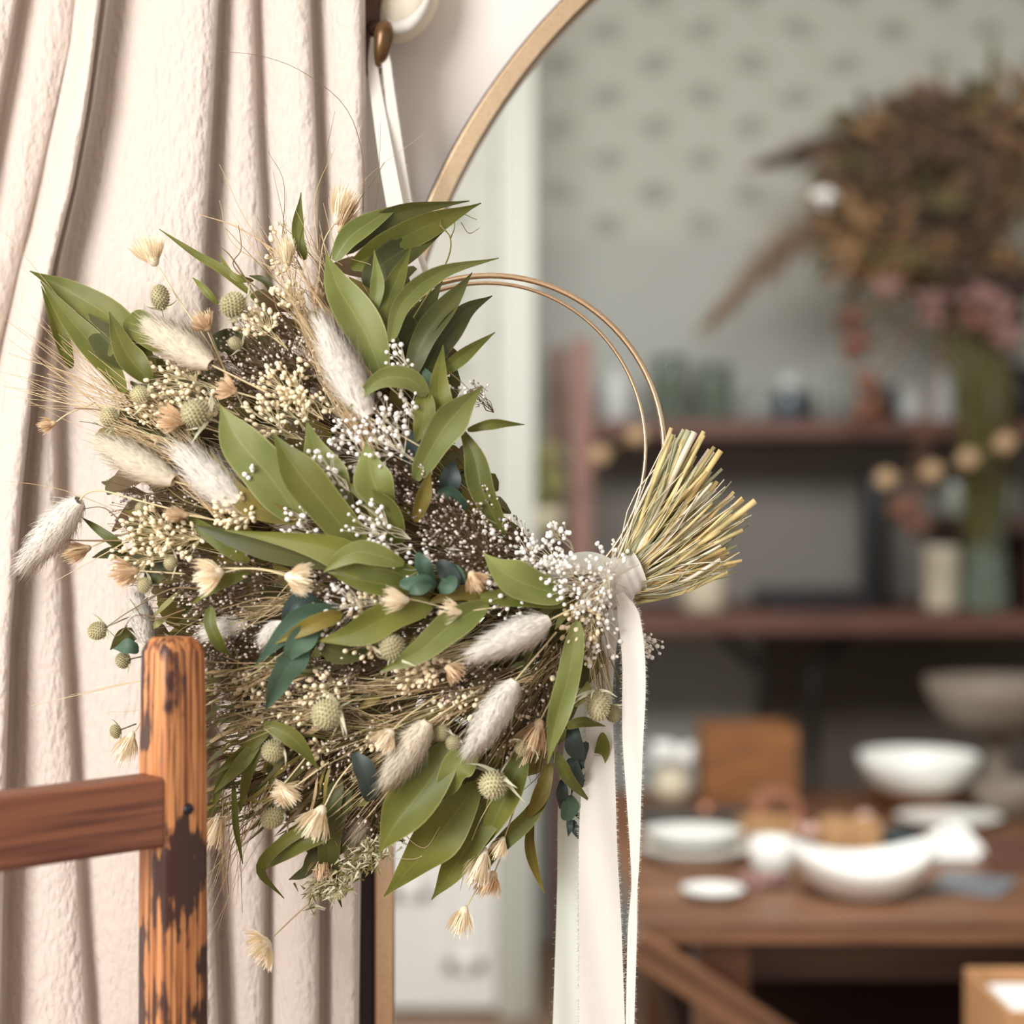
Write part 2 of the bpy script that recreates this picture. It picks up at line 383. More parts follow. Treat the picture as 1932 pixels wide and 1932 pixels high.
def ribbon_strip(name, path, wid, m, parent, fray=0, twist=None, n=60, wav=0.0):
    """path: (px, py, depth) ; wid: table y->px half width ; real cloth strip with frayed threads"""
    b = MB(); c = spline([Vector(p) for p in path], n); rows = []
    for i, p in enumerate(c):
        t = i/(n-1); q = c[min(i+1, n-1)]-c[max(i-1, 0)]; L = math.hypot(q.x, q.y) or 1; nx, ny = q.y/L, -q.x/L
        hw = interp(wid, t); row = []; tw = interp(twist, t) if twist else 0
        for k in range(7):
            u = k/3-1; dd = hw*K*p.z*u*math.sin(tw)+wav*math.sin(u*3+t*9)
            row.append(P(p.x-nx*hw*u*math.cos(tw), p.y-ny*hw*u*math.cos(tw), p.z+dd))
        rows.append(row)
    b.grid(rows)
    if fray:
        for i in range(n-1):
            for side in (0, -1):
                for r in range(fray):
                    f = R.random(); a = rows[i][side].lerp(rows[i+1][side], f); o = (rows[i][side]-rows[i][3]).normalized()
                    e = a+o*R.uniform(.0008, .003)+Vector((R.uniform(-.001, .001), R.uniform(-.001, .001), R.uniform(-.002, .001)))
                    b.tube([a-o*.0005, e], .00016, .00006, 3)
    return b.build(name, m, parent)

# cream cloth pouch at the top edge, tied to the batten
po = thing('cloth_pouch', P(742, 78, 1.662), 'cream rounded cloth pouch hanging beside the brown peg at the top edge', 'pouch')
b = MB(); dv = (P(812, -70, 1.662)-P(738, 76, 1.662)); ctr = P(775, 3, 1.662); b.ball(ctr, 50*K*1.662, 0, 30, 20, dv, dv.length/2)
for v in b.v:
    a_ = math.atan2(v.x-ctr.x, v.y-ctr.y); v += (v-ctr)*(.03*math.sin(a_*7)); v.y = ctr.y+(v.y-ctr.y)*.8
b.build('bag', M['pouch'], po)
b = MB(); rows = []
for k in range(41):
    t = k/40; p_ = spline([Vector((722, 20, 0)), Vector((738, 52, 0)), Vector((772, 46, 0)), Vector((802, 14, 0)), Vector((822, -40, 0))], 41)[k]; y_ = 1.662-.0235*math.sin(PI*(.08+.84*t))-.0012
    rows.append([P(p_.x-2, p_.y-14, y_), P(p_.x, p_.y, y_-.0006), P(p_.x+3, p_.y+12, y_+.0012)])
b.grid(rows); b.build('hem_band', M['ribbon'], po, solid=.0006)
b = MB(); b.tube([P(812, -66, 1.662), P(770, -72, 1.664), P(714, -52, 1.664)], .0015, .0015, 6); b.build('cord', M['ribbon'], po)

# ------------------------------------------------------------------ worn wooden chair
TH = math.radians(43)
ca = Vector((-math.cos(TH), -math.sin(TH), 0)); cb = Vector((math.sin(TH), -math.cos(TH), 0))
DP = 1.375; WP = .0445
corner = P(309, 1300, DP-.02); ztop = P(0, 1204, DP).z
ch = thing('wooden_chair', (corner.x, corner.y, 0), 'worn brown wooden chair with chipped dark varnish standing before the curtain', 'chair')
def post(cx, z0, z1, taper=True):
    b = MB(); M4 = Matrix(((ca.x, cb.x, 0, cx.x), (ca.y, cb.y, 0, cx.y), (0, 0, 1, 0), (0, 0, 0, 1))); rows = []
    zs = [z0, z0+.3*(z1-z0), z0+.6*(z1-z0), z1-.10, z1-.05, z1-.012, z1-.004, z1] if taper else [z0, z1]
    for z in zs:
        s = 1-.10*max(0, (z-(z1-.15))/.15) if taper else 1
        if z > z1-.011 and taper: s -= .12 if z < z1-.001 else .3
        h = WP/2*s; row = []; rr = .006
        for (sx, sy) in ((1, 1), (-1, 1), (-1, -1), (1, -1)):
            for q in ((0, rr), (rr*.3, rr*.3), (rr, 0)) if (sx*sy > 0) else ((rr, 0), (rr*.3, rr*.3), (0, rr)):
                row.append(M4 @ Vector((sx*(h-q[0]), sy*(h-q[1]), z)))
        rows.append(row)
    b.grid(rows, 0, None, True); e = len(b.v)-12; b.f.append(tuple(range(e, e+12))); b.m.append(0); b.f.append(tuple(range(0, 12))[::-1]); b.m.append(0)
    return b
c0 = Vector((corner.x, corner.y, 0))-ca*WP/2-cb*WP/2
c0 = Vector((corner.x, corner.y, 0))-ca*(WP/2)-cb*(WP/2)
c1 = c0+ca*.40
def place_post(c):
    o = post(Vector((0, 0, 0)), 0, ztop).build('back_post', M['chair_post'], ch); o.location = c-Vector(ch.location)*0; o.matrix_parent_inverse = Matrix.Translation(-Vector(ch.location)); return o
place_post(c0); place_post(c1)
def beam(p, q, hw, hh, name, m, par=None, off=0):
    """box from p to q with half width hw (horizontal) and half height hh, its own object axes along it"""
    d = q-p; L = d.length; rot = d.to_track_quat('X', 'Z'); b = MB(); b.box((0, -hw, -hh), (L, hw, hh)); o = b.build(name, m, None, smooth=False, bevel=min(hw, hh)*.25)
    Mx = Matrix.Translation(p) @ rot.to_matrix().to_4x4()
    if par: o.parent = par; o.matrix_parent_inverse = Matrix.Translation(-Vector(par.location))
    o.matrix_basis = Mx
    return o
zr = P(0, 1526, DP).z; rh = 66*K*DP
beam(c0+ca*(WP/2-.004)+cb*.003+Vector((0, 0, zr)), c1-ca*(WP/2-.004)+cb*.003+Vector((0, 0, zr)), .0175, rh, 'top_rail', M['chair_rail'], ch)
for z in (.78, .62): beam(c0+ca*(WP/2-.004)+Vector((0, 0, z)), c1-ca*(WP/2-.004)+Vector((0, 0, z)), .010, .024, 'back_rail', M['chair_rail'], ch)
b = MB(); Ms = Matrix(((ca.x, cb.x, 0, c0.x), (ca.y, cb.y, 0, c0.y), (0, 0, 1, 0), (0, 0, 0, 1)))
b.box((-.03, .0, .44), (.43, .40, .47), 0, Ms); b.build('seat', M['chair_rail'], ch, smooth=False, bevel=.005)
for s in (0, .40):
    b = MB(); b.box((s-.018, .35, 0), (s+.018, .386, .44), 0, Ms); b.build('front_leg', M['chair_rail'], ch, smooth=False, bevel=.004)
sp = P(347, 1525, DP-.03); b = MB(); sc_ = c0+cb*(WP/2+.0003); sc_ = sc_-ca*.0008+Vector((0, 0, P(0, 1525, DP).z))
# dome-headed screw lying on the front face
for k, (r, o) in enumerate(((.0042, 0),)): b.tube([sc_-cb*.002, sc_+cb*.0006, sc_+cb*.0012], .0052, .0030, 14)
b.tube([sc_+cb*.0013-ca*.0026, sc_+cb*.0013+ca*.0026], .0005, .0005, 4)
b.build('screw', M['steel'], ch)

# ------------------------------------------------------------------ mirror reflection of the shop, modelled as a room behind the frame
M['redwood'] = mat('redwood', (104, 68, 54), .55, nscale=14, c2=(92, 56, 44), stretch=(.3, 4, 4))
M['pinkwood'] = mat('pinkwood', (148, 110, 96), .55, nscale=14, c2=(140, 96, 82), stretch=(4, 4, .3))
M['tablewood'] = mat('tablewood', (142, 102, 74), .4, nscale=10, c2=(104, 70, 52), stretch=(.3, 4, 4))
M['tabledark'] = mat('tabledark', (84, 58, 44), .6, nscale=10, c2=(64, 42, 34), stretch=(.3, 4, 4))
M['iron'] = mat('iron', (62, 54, 52), .5, metal=.5)
M['cream'] = mat('cream', (218, 206, 180), .6)
M['china'] = mat('china', (240, 240, 234), .25, spec=.5)
M['stoneware'] = mat('stoneware', (126, 114, 102), .6)
M['cork'] = mat('cork', (196, 154, 108), .75, nscale=60, c2=(170, 130, 88))
M['copper'] = mat('copper', (206, 150, 122), .35, metal=.7)
M['boxwood'] = mat('boxwood', (150, 98, 54), .6, nscale=20, c2=(124, 78, 42), stretch=(.4, 3, 3))
M['slate'] = mat('slate', (74, 70, 66), .6)
M['tealcloth'] = mat('tealcloth', (52, 66, 70), .85)
M['paper'] = mat('paper', (244, 244, 240), .8)
M['highlight_dot'] = mat('highlight_dot', (190, 158, 122), .4)
M['pink_glint'] = mat('pink_glint', (228, 190, 178), .15)
M['jar'] = mat('jar', (160, 166, 152), .12, spec=.7); M['jarblue'] = mat('jarblue', (84, 94, 102), .2); M['jardark'] = mat('jardark', (34, 34, 36), .3)
M['amber'] = mat('amber', (164, 104, 66), .25); M['jarwhite'] = mat('jarwhite', (206, 208, 204), .3)
M['kraft'] = mat('kraft', (190, 142, 98), .75)
def clearglass(name, c):
    m = mat(name, c, .05); b = m.node_tree.nodes['Principled BSDF']; b.inputs['Transmission Weight'].default_value = .75; b.inputs['IOR'].default_value = 1.25; return m
M['glassgreen'] = clearglass('glassgreen', (176, 190, 172)); M['glass'] = clearglass('glass', (222, 226, 220))
M['dry_brown'] = mat('dry_brown', (100, 76, 58), .9, .2); M['dry_ochre'] = mat('dry_ochre', (128, 98, 66), .9, .2); M['dry_green'] = mat('dry_green', (92, 84, 50), .9, .2)
M['dry_pink'] = mat('dry_pink', (148, 112, 106), .9, .15); M['dry_rust'] = mat('dry_rust', (122, 84, 68), .9, .15); M['dry_dark'] = mat('dry_dark', (58, 44, 34), .9, .2); M['pampas'] = mat('pampas', (146, 122, 100), .95, .1)

M['wall_shade'] = mat('wall_shade', (104, 94, 84), .85)
# shelf unit ------------------------------------------------------
DS = 4.72
def sx(px, d=DS): return P(px, 0, d).x
def sz(py, d=DS): return P(0, py, d).z
su = thing('shelf_unit', (sx(1150), DS, 0), 'reddish brown two-tier shelf unit with iron struts against the back wall', 'shelf')
def bx(name, m, par, x0, x1, y0, y1, z0, z1, bev=.003):
    b = MB(); b.box((min(x0, x1), y0, min(z0, z1)), (max(x0, x1), y1, max(z0, z1))); return b.build(name, m, par, smooth=False, bevel=bev)
bx('post', M['pinkwood'], su, sx(1078, 4.5), sx(1117, 4.5), 4.47, 4.51, 0, sz(640, 4.5))
bx('post', M['pinkwood'], su, sx(1040, 4.93), sx(1070, 4.93), 4.91, 4.95, 0, sz(655, 4.93))
xr = sx(2080); YB = 4.96
bx('shelf_board', M['redwood'], su, sx(1112), xr, 4.48, YB, sz(800), sz(832)); bx('shelf_board', M['redwood'], su, sx(1112), xr, 4.36, YB, sz(1143), sz(1178))
bx('back_panel', M['taupe'], su, sx(1120), xr, 4.965, 4.99, sz(1143), sz(832))
bx('riser', M['tabledark'], su, sx(1770), xr, 4.52, 4.90, sz(972), sz(1006)); bx('riser_leg', M['tabledark'], su, sx(1912), sx(1945), 4.55, 4.88, sz(1143), sz(1006))
bx('post', M['tabledark'], su, sx(1915), sx(1965), 4.50, 4.56, 0, sz(1178)); bx('post', M['tabledark'], su, xr-.05, xr, 4.5, 4.56, 0, sz(700))
for sgn, xa in ((1, 1345), (-1, 1625)):
    b = MB(); b.tube([P(xa, 1178, 4.6), P(1485-sgn*48, 1268, 4.6), P(1485-sgn*48, 1420, 4.6)], .016, .016, 8); b.tube([P(1485-sgn*48, 1420, 4.6), Vector((P(1485-sgn*48, 0, 4.6).x, 4.6, 0))], .016, .016, 8); b.build('strut', M['iron'], su)
bx('shade_panel', M['wall_shade'], su, sx(1436, 4.98), xr, 4.975, 4.995, 0.02, sz(1178))  # dark panel paints in the wall's shade under the lower shelf

SH1 = sz(800)+.0008; SH2 = sz(1143)+.0008
def jar(name, label, cat, px, y0, w, zb, D, m, prof=None, lid=None, lidm=None, group=None):
    """y0 is the picture row of the rim; zb the height it stands on"""
    c = P(px, 0, D); r = w/2*K*D; h = P(0, y0, D).z-zb; c = Vector((c.x, D, zb)); t = thing(name, c, label, cat, group)
    prof = prof or [(0, 0), (.92, 0), (1, .04), (1, .72), (.9, .82), (.62, .88), (.62, 1), (.52, 1), (.52, .88), (.85, .7), (.9, .08), (0, .05)]
    b = MB(); b.lathe(c, [(q*r, z*h) for q, z in prof], 28); b.build('body', m, t)
    if lid: b = MB(); b.lathe(c+Vector((0, 0, h)), [(0, 0), (r*.7, 0), (r*.7, h*lid), (r*.3, h*lid*1.2), (0, h*lid*1.2)], 24); b.build('lid', lidm, t)
    return t
STR = [(0, 0), (.96, 0), (1, .02), (1, .97), (.97, 1), (.9, 1), (.88, .1), (0, .06)]
VAS = [(0, 0), (.6, 0), (.8, .1), (1, .4), (.8, .7), (.5, .85), (.6, 1), (.5, 1), (.42, .85), (.7, .6), (0, .1)]
jar('glass_jar', 'pale blue grey jar at the left end of the upper shelf', 'jar', 1162, 690, 56, SH1, 4.70, M['jarwhite'])
jar('glass_vase', 'tall green tinted glass vase beside the pale jar on the upper shelf', 'vase', 1262, 672, 66, SH1, 4.70, M['glassgreen'], STR)
jar('glass_vase', 'wide green tinted glass vase in the middle of the upper shelf', 'vase', 1345, 690, 72, SH1, 4.72, M['glassgreen'], STR)
jar('glass_bottle', 'small clear bottle right of the green glass vases', 'bottle', 1432, 735, 44, SH1, 4.74, M['glass'])
jar('storage_jar', 'blue grey jar with pale lid on the upper shelf', 'jar', 1490, 738, 62, SH1, 4.70, M['jarblue'], STR, .45, M['jarwhite'])
jar('black_tin', 'narrow black tin beside the blue grey jar', 'tin', 1524, 742, 26, SH1, 4.66, M['jardark'], STR)
jar('glass_bottle', 'clear bottle left of the amber bottle', 'bottle', 1585, 700, 48, SH1, 4.74, M['glass'])
jar('amber_bottle', 'amber brown bottle below the hanging rust coloured leaves', 'bottle', 1645, 740, 44, SH1, 4.70, M['amber'])
jar('black_tin', 'dark brown tin right of the amber bottle', 'tin', 1678, 728, 30, SH1, 4.72, M['jardark'], STR)
jar('storage_jar', 'white rounded jar on the upper shelf left of the flower stems', 'jar', 1718, 725, 52, SH1, 4.72, M['jarwhite'], VAS)
jar('storage_jar', 'pale grey jar behind the flower stems on the upper shelf', 'jar', 1776, 690, 60, SH1, 4.74, M['jarwhite'])
jar('dark_bottle', 'tall black bottle at the right end of the upper shelf', 'bottle', 1925, 690, 66, SH1, 4.72, M['jardark'])
jar('pillar_candle', 'thick cream candle on the lower shelf below the cut stems', 'candle', 1326, 1062, 84, SH2, 4.56, M['cream'], STR)
jar('cream_pot', 'cream cylindrical pot on the lower shelf below the riser', 'pot', 1777, 1030, 68, SH2, 4.58, M['cream'], STR)
jar('cream_pot', 'grey cream pot at the right end of the lower shelf', 'pot', 1858, 1032, 42, SH2, 4.70, M['cream'], STR)
jar('tan_pot', 'pinkish tan pot at the very right of the lower shelf', 'pot', 1893, 1036, 26, SH2, 4.72, M['stoneware'], STR)
t = jar('black_stand', 'tall narrow black box standing on the lower shelf', 'box', 1652, 890, 54, SH2, 4.68, M['jardark'], STR)
o = bx('dark_tray', M['jardark'], None, sx(1425), sx(1620), 4.55, 4.80, SH2, SH2+.05); tag(o, 'low black tray lying on the lower shelf', 'tray')
RZ = sz(972)+.0008
for px, lab in ((1802, 'small clear tumbler at the left end of the dark riser'), (1845, 'small clear tumbler in the middle of the dark riser'), (1893, 'small clear tumbler toward the right of the dark riser')):
    jar('glass_tumbler', lab, 'tumbler', px, 912, 38, RZ, 4.60, M['jar'], STR, group='tumblers on the riser')
# blurred highlights modelled as two strings of beads
def dots(pts, label, hang, r=20):
    g = thing('highlight_string', P(pts[0][0], pts[0][1], 4.2), label, 'highlight'); b = MB(); b.tube(spline([P(x, y, 4.2) for x, y in pts]+[P(*hang)], 30), .0022, .0022, 5); b.build('cord', M['stem_tan'], g)
    for x, y in pts: b = MB(); b.ball(P(x, y, 4.2), r*K*4.2, 0, 16, 10); b.build('highlight_dot', M['highlight_dot'], g)
dots([(1672, 904), (1758, 890), (1826, 866), (1896, 836), (1975, 810)], 'string of round highlight beads hanging before the right of the shelf', (2010, 815, 4.4773))
dots([(1132, 858), (1202, 822)], 'short pair of round highlight beads near the shelf post', (1240, 816, 4.4773), 19)

# big dried flower arrangement in a glass vase --------------------
DA = 4.30
VB = sz(1143)+.0008
ar = thing('dried_flower_arrangement', Vector((P(1858, 0, 4.44).x, 4.44, VB)), 'big brown and ochre dried flower arrangement with pampas plumes standing in a glass vase', 'flower arrangement')
VD = 4.44; base = Vector((P(1858, 0, VD).x, VD, VB)); vh = P(0, 880, VD).z-VB; b = MB(); b.lathe(base, [(0, 0), (.06, 0), (.065, .02), (.05, vh*.5), (.06, vh), (.055, vh), (.045, vh*.5), (.055, .03), (0, .02)], 28); b.build('glass_vase', M['glassgreen'], ar)
top = base+Vector((0, 0, vh*.6))
def A(px, py, d=0): return P(px, py, DA+d)
b = MB()
for i in range(46):
    x = R.gauss(1846, 26); b.tube(spline([top+Vector((R.gauss(0, .02), R.gauss(0, .02), -.15)), A(x, 720, R.gauss(0, .03)), A(R.gauss(1800, 90), R.uniform(430, 600), R.gauss(0, .06))], 8), .004, .003, 5, i % 2)
b.build('stems', [M['dry_green'], M['stem_olive']], ar)
def plume(p0, p1, w, m, n=420, sag=0):
    b = MB(); c = spline([A(*p0), A((p0[0]+p1[0])/2, (p0[1]+p1[1])/2-sag), A(*p1)], 12); b.tube(c, .004, .002, 5)
    for i in range(n):
        t = R.random(); k = t*11; i0 = min(int(k), 10); p = c[i0].lerp(c[i0+1], k-i0); d = (c[i0+1]-c[i0]).normalized(); ww = w*K*DA*math.sin(PI*(t*.85+.12)); e = p+d*R.uniform(.03, .09)+Vector((R.gauss(0, ww*.4), R.gauss(0, ww*.4), R.gauss(0, ww*.4)))
        b.tube([p, p.lerp(e, .5)+d*.01, e], lambda q: .0035*(1-q)+.0008, None, 3, 0, caps=False)
    b.build('pampas_plume', M[m], ar)
plume((1650, 408), (1346, 600), 72, 'pampas', 620, 44); plume((1760, 270), (1462, 304), 62, 'dry_brown', 480, 18); plume((1900, 260), (1772, 176), 34, 'dry_pink', 200, 6); plume((1960, 250), (1800, 206), 30, 'dry_brown', 200, 6)
plume((1840, 380), (1600, 380), 60, 'dry_brown', 380); plume((1880, 430), (1660, 470), 60, 'dry_dark', 360); plume((1980, 210), (1925, 160), 30, 'dry_ochre', 160)
for i in range(100):
    # leaf clusters of the crown: each small sprig its own mesh
    a = R.uniform(PI*.5, PI*1.42); q = math.sqrt(R.uniform(.02, 1)); x = 1930+365*q*math.cos(a); y = 385-190*q*math.sin(a)*(1 if math.sin(a) > 0 else .85)
    mm = R.choice(['dry_brown', 'dry_brown', 'dry_dark', 'dry_ochre', 'dry_green', 'dry_dark'])
    if y < 330: mm = R.choice(['dry_green', 'dry_brown', 'dry_dark', 'dry_ochre'])
    if y > 430 and R.random() < .45: mm = 'dry_ochre'
    b = MB(); dd = R.uniform(-.14, .14); c = A(x, y, dd)
    for k in range(16):
        d = Vector((R.gauss(-.35, .7), R.gauss(0, .6), R.gauss(.1, .6))).normalized(); l = R.uniform(.06, .15); wd = R.uniform(.008, .016); s = c+Vector((R.gauss(0, .02), R.gauss(0, .02), R.gauss(0, .02)))
        b.blade(spline([s, s+d*l*.5+Vector((0, 0, .008)), s+d*l], 5), lambda t: wd*math.sin(PI*(t*.95+.03))+.0005, Vector((R.gauss(0, .4), 1, R.gauss(0, .4))))
    b.build('leaf_sprig', M[mm], ar)
for (x, y, m, n, s) in [(1860, 560, 'dry_pink', 30, 26), (1890, 590, 'dry_pink', 26, 22), (1760, 580, 'dry_pink', 18, 20), (1672, 540, 'dry_pink', 12, 12), (1900, 630, 'dry_pink', 14, 20), (1610, 610, 'dry_rust', 22, 20), (1625, 650, 'dry_rust', 18, 16), (1632, 720, 'dry_rust', 18, 12), (1636, 770, 'dry_rust', 14, 10), (1710, 960, 'dry_rust', 22, 16), (1726, 990, 'dry_rust', 16, 14), (1840, 610, 'dry_rust', 18, 24), (1920, 560, 'dry_dark', 30, 30), (1560, 372, 'paper', 10, 9), (1600, 480, 'dry_ochre', 26, 22), (1790, 470, 'dry_ochre', 30, 26), (1700, 500, 'dry_ochre', 26, 26), (1900, 480, 'dry_ochre', 30, 26)]:
    b = MB()
    for k in range(n):
        c = A(x+R.gauss(0, s*.7), y+R.gauss(0, s*.7), -.1+R.gauss(0, .03)); b.ball(c, R.uniform(.010, .020), 0, 8, 6, None, None, .2); b.tube([A(x, y, -.1), c], .004, .004, 5)
    if m == 'dry_rust': b.tube(spline([A(x, y, -.08), A((x+1800)/2, (y+560)/2-30, -.04), A(1800, 520, 0)], 10), .003, .003, 5)
    b.build('flower_cluster', M[m], ar)

# trailing plant by the white trim
pl = thing('trailing_plant', P(1030, 960, 4.40), 'green trailing plant hanging between the white trim and the shelf post', 'plant'); b = MB()
for i in range(46):
    x = min(1044, R.gauss(1026, 12)); y = R.uniform(822, 965); s = P(x, y, 4.42+R.uniform(-.05, .05)); d = Vector((R.gauss(0, .5), R.gauss(0, .3), -1)).normalized(); wd = R.uniform(.008, .014)
    b.blade(spline([s, s+d*.035, s+d*.075], 5), lambda t: wd*math.sin(PI*(t*.95+.03)), Vector((R.gauss(0, .3), 1, 0)))
b.build('foliage', M['leaf'], pl); b = MB(); b.lathe(P(1024, 1010, 4.42), [(0, 0), (.04, 0), (.055, .06), (.05, .07), (.03, .07), (0, .06)], 24); b.build('pot', M['cream'], pl); b = MB(); b.tube([P(1024, 965, 4.42), P(1040, 790, 4.42), P(1085, 760, 4.4665)], .003, .003, 5); b.build('hanger', M['stem_tan'], pl)

# display table ---------------------------------------------------
TZ = .616; TY0, TY1 = 2.70, 3.98; TX0 = P(1204, 0, 2.7).x; TX1 = 1.75
def TD(py): return (CZ-TZ)/((py-966)*K)
tb = thing('display_table', ((TX0+TX1)/2, 3.3, 0), 'long brown wooden display table in the shop covered with crockery', 'table')
nb = 6
for i in range(nb):
    y0 = lerp(TY0, TY1, i/nb); y1 = lerp(TY0, TY1, (i+1)/nb)-.004; bx('table_plank', M['tablewood'], tb, TX0, TX1, y0, y1, TZ-.035, TZ, .003)
bx('apron', M['tabledark'], tb, TX0+.10, TX1-.08, TY0+.06, TY0+.085, TZ-.11, TZ-.035); bx('apron', M['tabledark'], tb, TX0+.10, TX1-.08, TY1-.085, TY1-.06, TZ-.11, TZ-.035)
for xx in (TX0+.10, TX1-.18):
    for yy in (TY0+.05, TY1-.13): bx('leg', M['tablewood'], tb, xx, xx+.085, yy, yy+.08, 0, TZ-.035)
p = P(1196, 1778, 2.68); q = P(1470, 1960, 2.68); beam(p, p+(q-p)*1.9, .014, .026, 'brace', M['tablewood'], tb)
bx('back_panel', M['tabledark'], tb, TX0+.13, TX1-.1, TY1-.10, TY1-.08, .05, TZ-.11); bx('lower_shelf', M['tabledark'], tb, TX0+.12, TX1-.1, TY0+.06, TY1-.1, .22, .25)  # back panel added to keep the space under the table dark

def bowl(name, label, cat, px, pyb, w, h, m, sy=1, wave=None, prof=None, z=TZ, D=None, foot=None):
    D = D or TD(pyb); c = Vector((P(px, 0, D).x, D, z)); r = w/2*K*D; hh = h*K*D; t = thing(name, c, label, cat)
    prof = prof or [(0, 0), (.5, 0), (.55, .03), (.8, .3), (.95, .7), (1, 1), (.965, 1), (.91, .72), (.76, .36), (.5, .12), (0, .08)]
    b = MB(); b.lathe(c, [(a*r, q*hh) for a, q in prof], 44, 0, 1, sy, 0, (lambda an, rr: wave*hh*math.cos(2*an)*(rr/r)**3) if wave else None); b.build('body', m, t); return t, c, r, hh
PLT = [(0, 0), (.55, 0), (.6, .1), (.95, .8), (1, 1), (.97, 1), (.6, .35), (0, .3)]
TZ += .0008
t, c, r, hh = bowl('serving_bowl', 'large white boat-shaped bowl with raised ends at the front of the table', 'bowl', 1628, 1690, 286, 84, M['china'], .72, .28, None, TZ+.0032)
for s in (1,): 
    b = MB(); b.tube(spline([c+Vector((s*r*.93, -.02, hh*1.18)), c+Vector((s*r*1.06, 0, hh*1.45)), c+Vector((s*r*.93, .03, hh*1.2))], 10), .007, .007, 8); b.build('handle', M['china'], t)
bowl('oval_platter', 'white oval platter at the left end of the table', 'platter', 1312, 1628, 206, 34, M['china'], .8, None, PLT); 
bowl('oval_platter', 'upper white platter lying slightly askew on the left platter', 'platter', 1308, 1628, 190, 22, M['china'], .8, None, PLT, TZ+.034, TD(1622))
bowl('white_mug', 'white cup between the platters and the boat-shaped bowl', 'cup', 1457, 1652, 84, 72, M['china'], 1, None, [(0, 0), (.7, 0), (.9, .1), (1, .5), (1, 1), (.94, 1), (.92, .2), (0, .12)])
bowl('saucer', 'small white saucer near the front left corner of the table', 'saucer', 1345, 1692, 120, 18, M['china'], 1, None, PLT)
bowl('deep_plate', 'wide white dish on brown stacked plates at the rear right', 'dish', 1733, 1520, 226, 74, M['china'], .95, None, None, TZ+.036, 3.72)
bowl('brown_plate', 'brown plate beneath the wide white dish', 'plate', 1733, 1522, 190, 30, M['boxwood'], 1, None, PLT, TZ, 3.72)
bowl('grey_bowl', 'grey bowl cut off by the right edge behind the napkin', 'bowl', 1910, 1545, 150, 70, M['stoneware'])
bowl('white_plate', 'pale plate in front of the grey bowl at right', 'plate', 1790, 1556, 200, 18, M['china'], .8, None, PLT)
t, c, r, hh = bowl('pedestal_bowl', 'broad grey beige bowl on a pedestal at the rear right of the table', 'bowl', 1880, 1500, 270, 100, M['stoneware'], .9, None, None, TZ+.15, 3.88); b = MB(); b.lathe(Vector((c.x, c.y, TZ)), [(0, 0), (.09, 0), (.08, .01), (.03, .03), (.025, .14), (.06, .152), (0, .152)], 24); b.build('pedestal', M['stoneware'], t)
t, c, r, hh = bowl('cream_vase', 'squat cream vase of pale blooms at the rear left of the table', 'vase', 1268, 1506, 74, 60, M['cream'], 1, None, VAS); b = MB()
for k in range(20): b.ball(c+Vector((R.gauss(0, .025), R.gauss(0, .02), hh+.015+R.uniform(0, .03))), R.uniform(.010, .018), 0, 8, 6)
b.build('blooms', M['paper'], t)
def tbox(name, label, cat, x0, x1, pyb, h, m, depth, rz=0, z=TZ):
    D = TD(pyb); c = Vector(((P(x0, 0, D).x+P(x1, 0, D).x)/2, D+depth/2, z)); hw = (x1-x0)/2*K*D; b = MB(); b.box((-hw, -depth/2, 0), (hw, depth/2, h*K*D)); M4 = Matrix.Translation(c) @ Matrix.Rotation(rz, 4, 'Z')
    for v in b.v: v[:] = M4 @ v
    o = b.build(name, m, None, smooth=False, bevel=.004); return tag(o, label, cat)
t = thing('wooden_crate', Vector((P(1418, 0, 3.9).x, 3.82, TZ)), 'brown wooden crate at the back of the table under the shelf struts', 'crate'); D = 3.78; x0, x1 = P(1328, 0, D).x, P(1506, 0, D).x
z1 = P(0, 1375, D).z
bx('front_panel', M['boxwood'], t, x0, x1, D, D+.012, TZ, z1); bx('back_panel', M['boxwood'], t, x0, x1, D+.16, D+.172, TZ, z1); bx('side_panel', M['boxwood'], t, x0, x0+.012, D+.012, D+.16, TZ, z1); bx('side_panel', M['boxwood'], t, x1-.012, x1, D+.012, D+.16, TZ, z1); bx('base_panel', M['boxwood'], t, x0+.012, x1-.012, D+.012, D+.16, TZ, TZ+.012)
tbox('slate_board', 'dark slate board lying between platters and crate', 'board', 1215, 1420, 1566, 6, M['slate'], .28)
tbox('wooden_box', 'small tan wooden box behind the boat-shaped bowl', 'box', 1556, 1668, 1604, 46, M['cork'], .10, -.1)
tbox('wood_block', 'tan wooden block leaning behind the white cup', 'block', 1400, 1500, 1590, 44, M['cork'], .06, .35)
tbox('folded_cloth', 'dark teal folded cloth behind the boat-shaped bowl', 'cloth', 1690, 1775, 1612, 12, M['tealcloth'], .22)
tbox('cutting_board', 'reddish brown board at the right edge of the table', 'board', 1870, 2040, 1640, 14, M['redwood'], .22)
tbox('magazine', 'blue grey magazine near the right front of the table', 'magazine', 1790, 1930, 1690, 5, mat('magcover', (120, 124, 130), .4), .16, -.5)
tbox('brown_tray', 'reddish tray under the crate at the back of the table', 'tray', 1300, 1560, 1530, 8, M['redwood'], .06)
D = TD(1618); b = MB(); a0 = Vector((P(1812, 0, D).x, D, TZ)); b.v = [a0+Vector(q) for q in ((-.062, -.03, 0), (.055, -.03, 0), (.055, .07, 0), (-.062, .07, 0), (-.02, .015, .066), (.012, .02, .062))]; b.f = [(0, 1, 5, 4), (1, 2, 5), (2, 3, 4, 5), (3, 0, 4), (3, 2, 1, 0)]; b.m = [0]*5
tag(b.build('napkin', M['paper'], None, smooth=False, bevel=.006), 'white folded napkin standing right of the boat-shaped bowl', 'napkin')
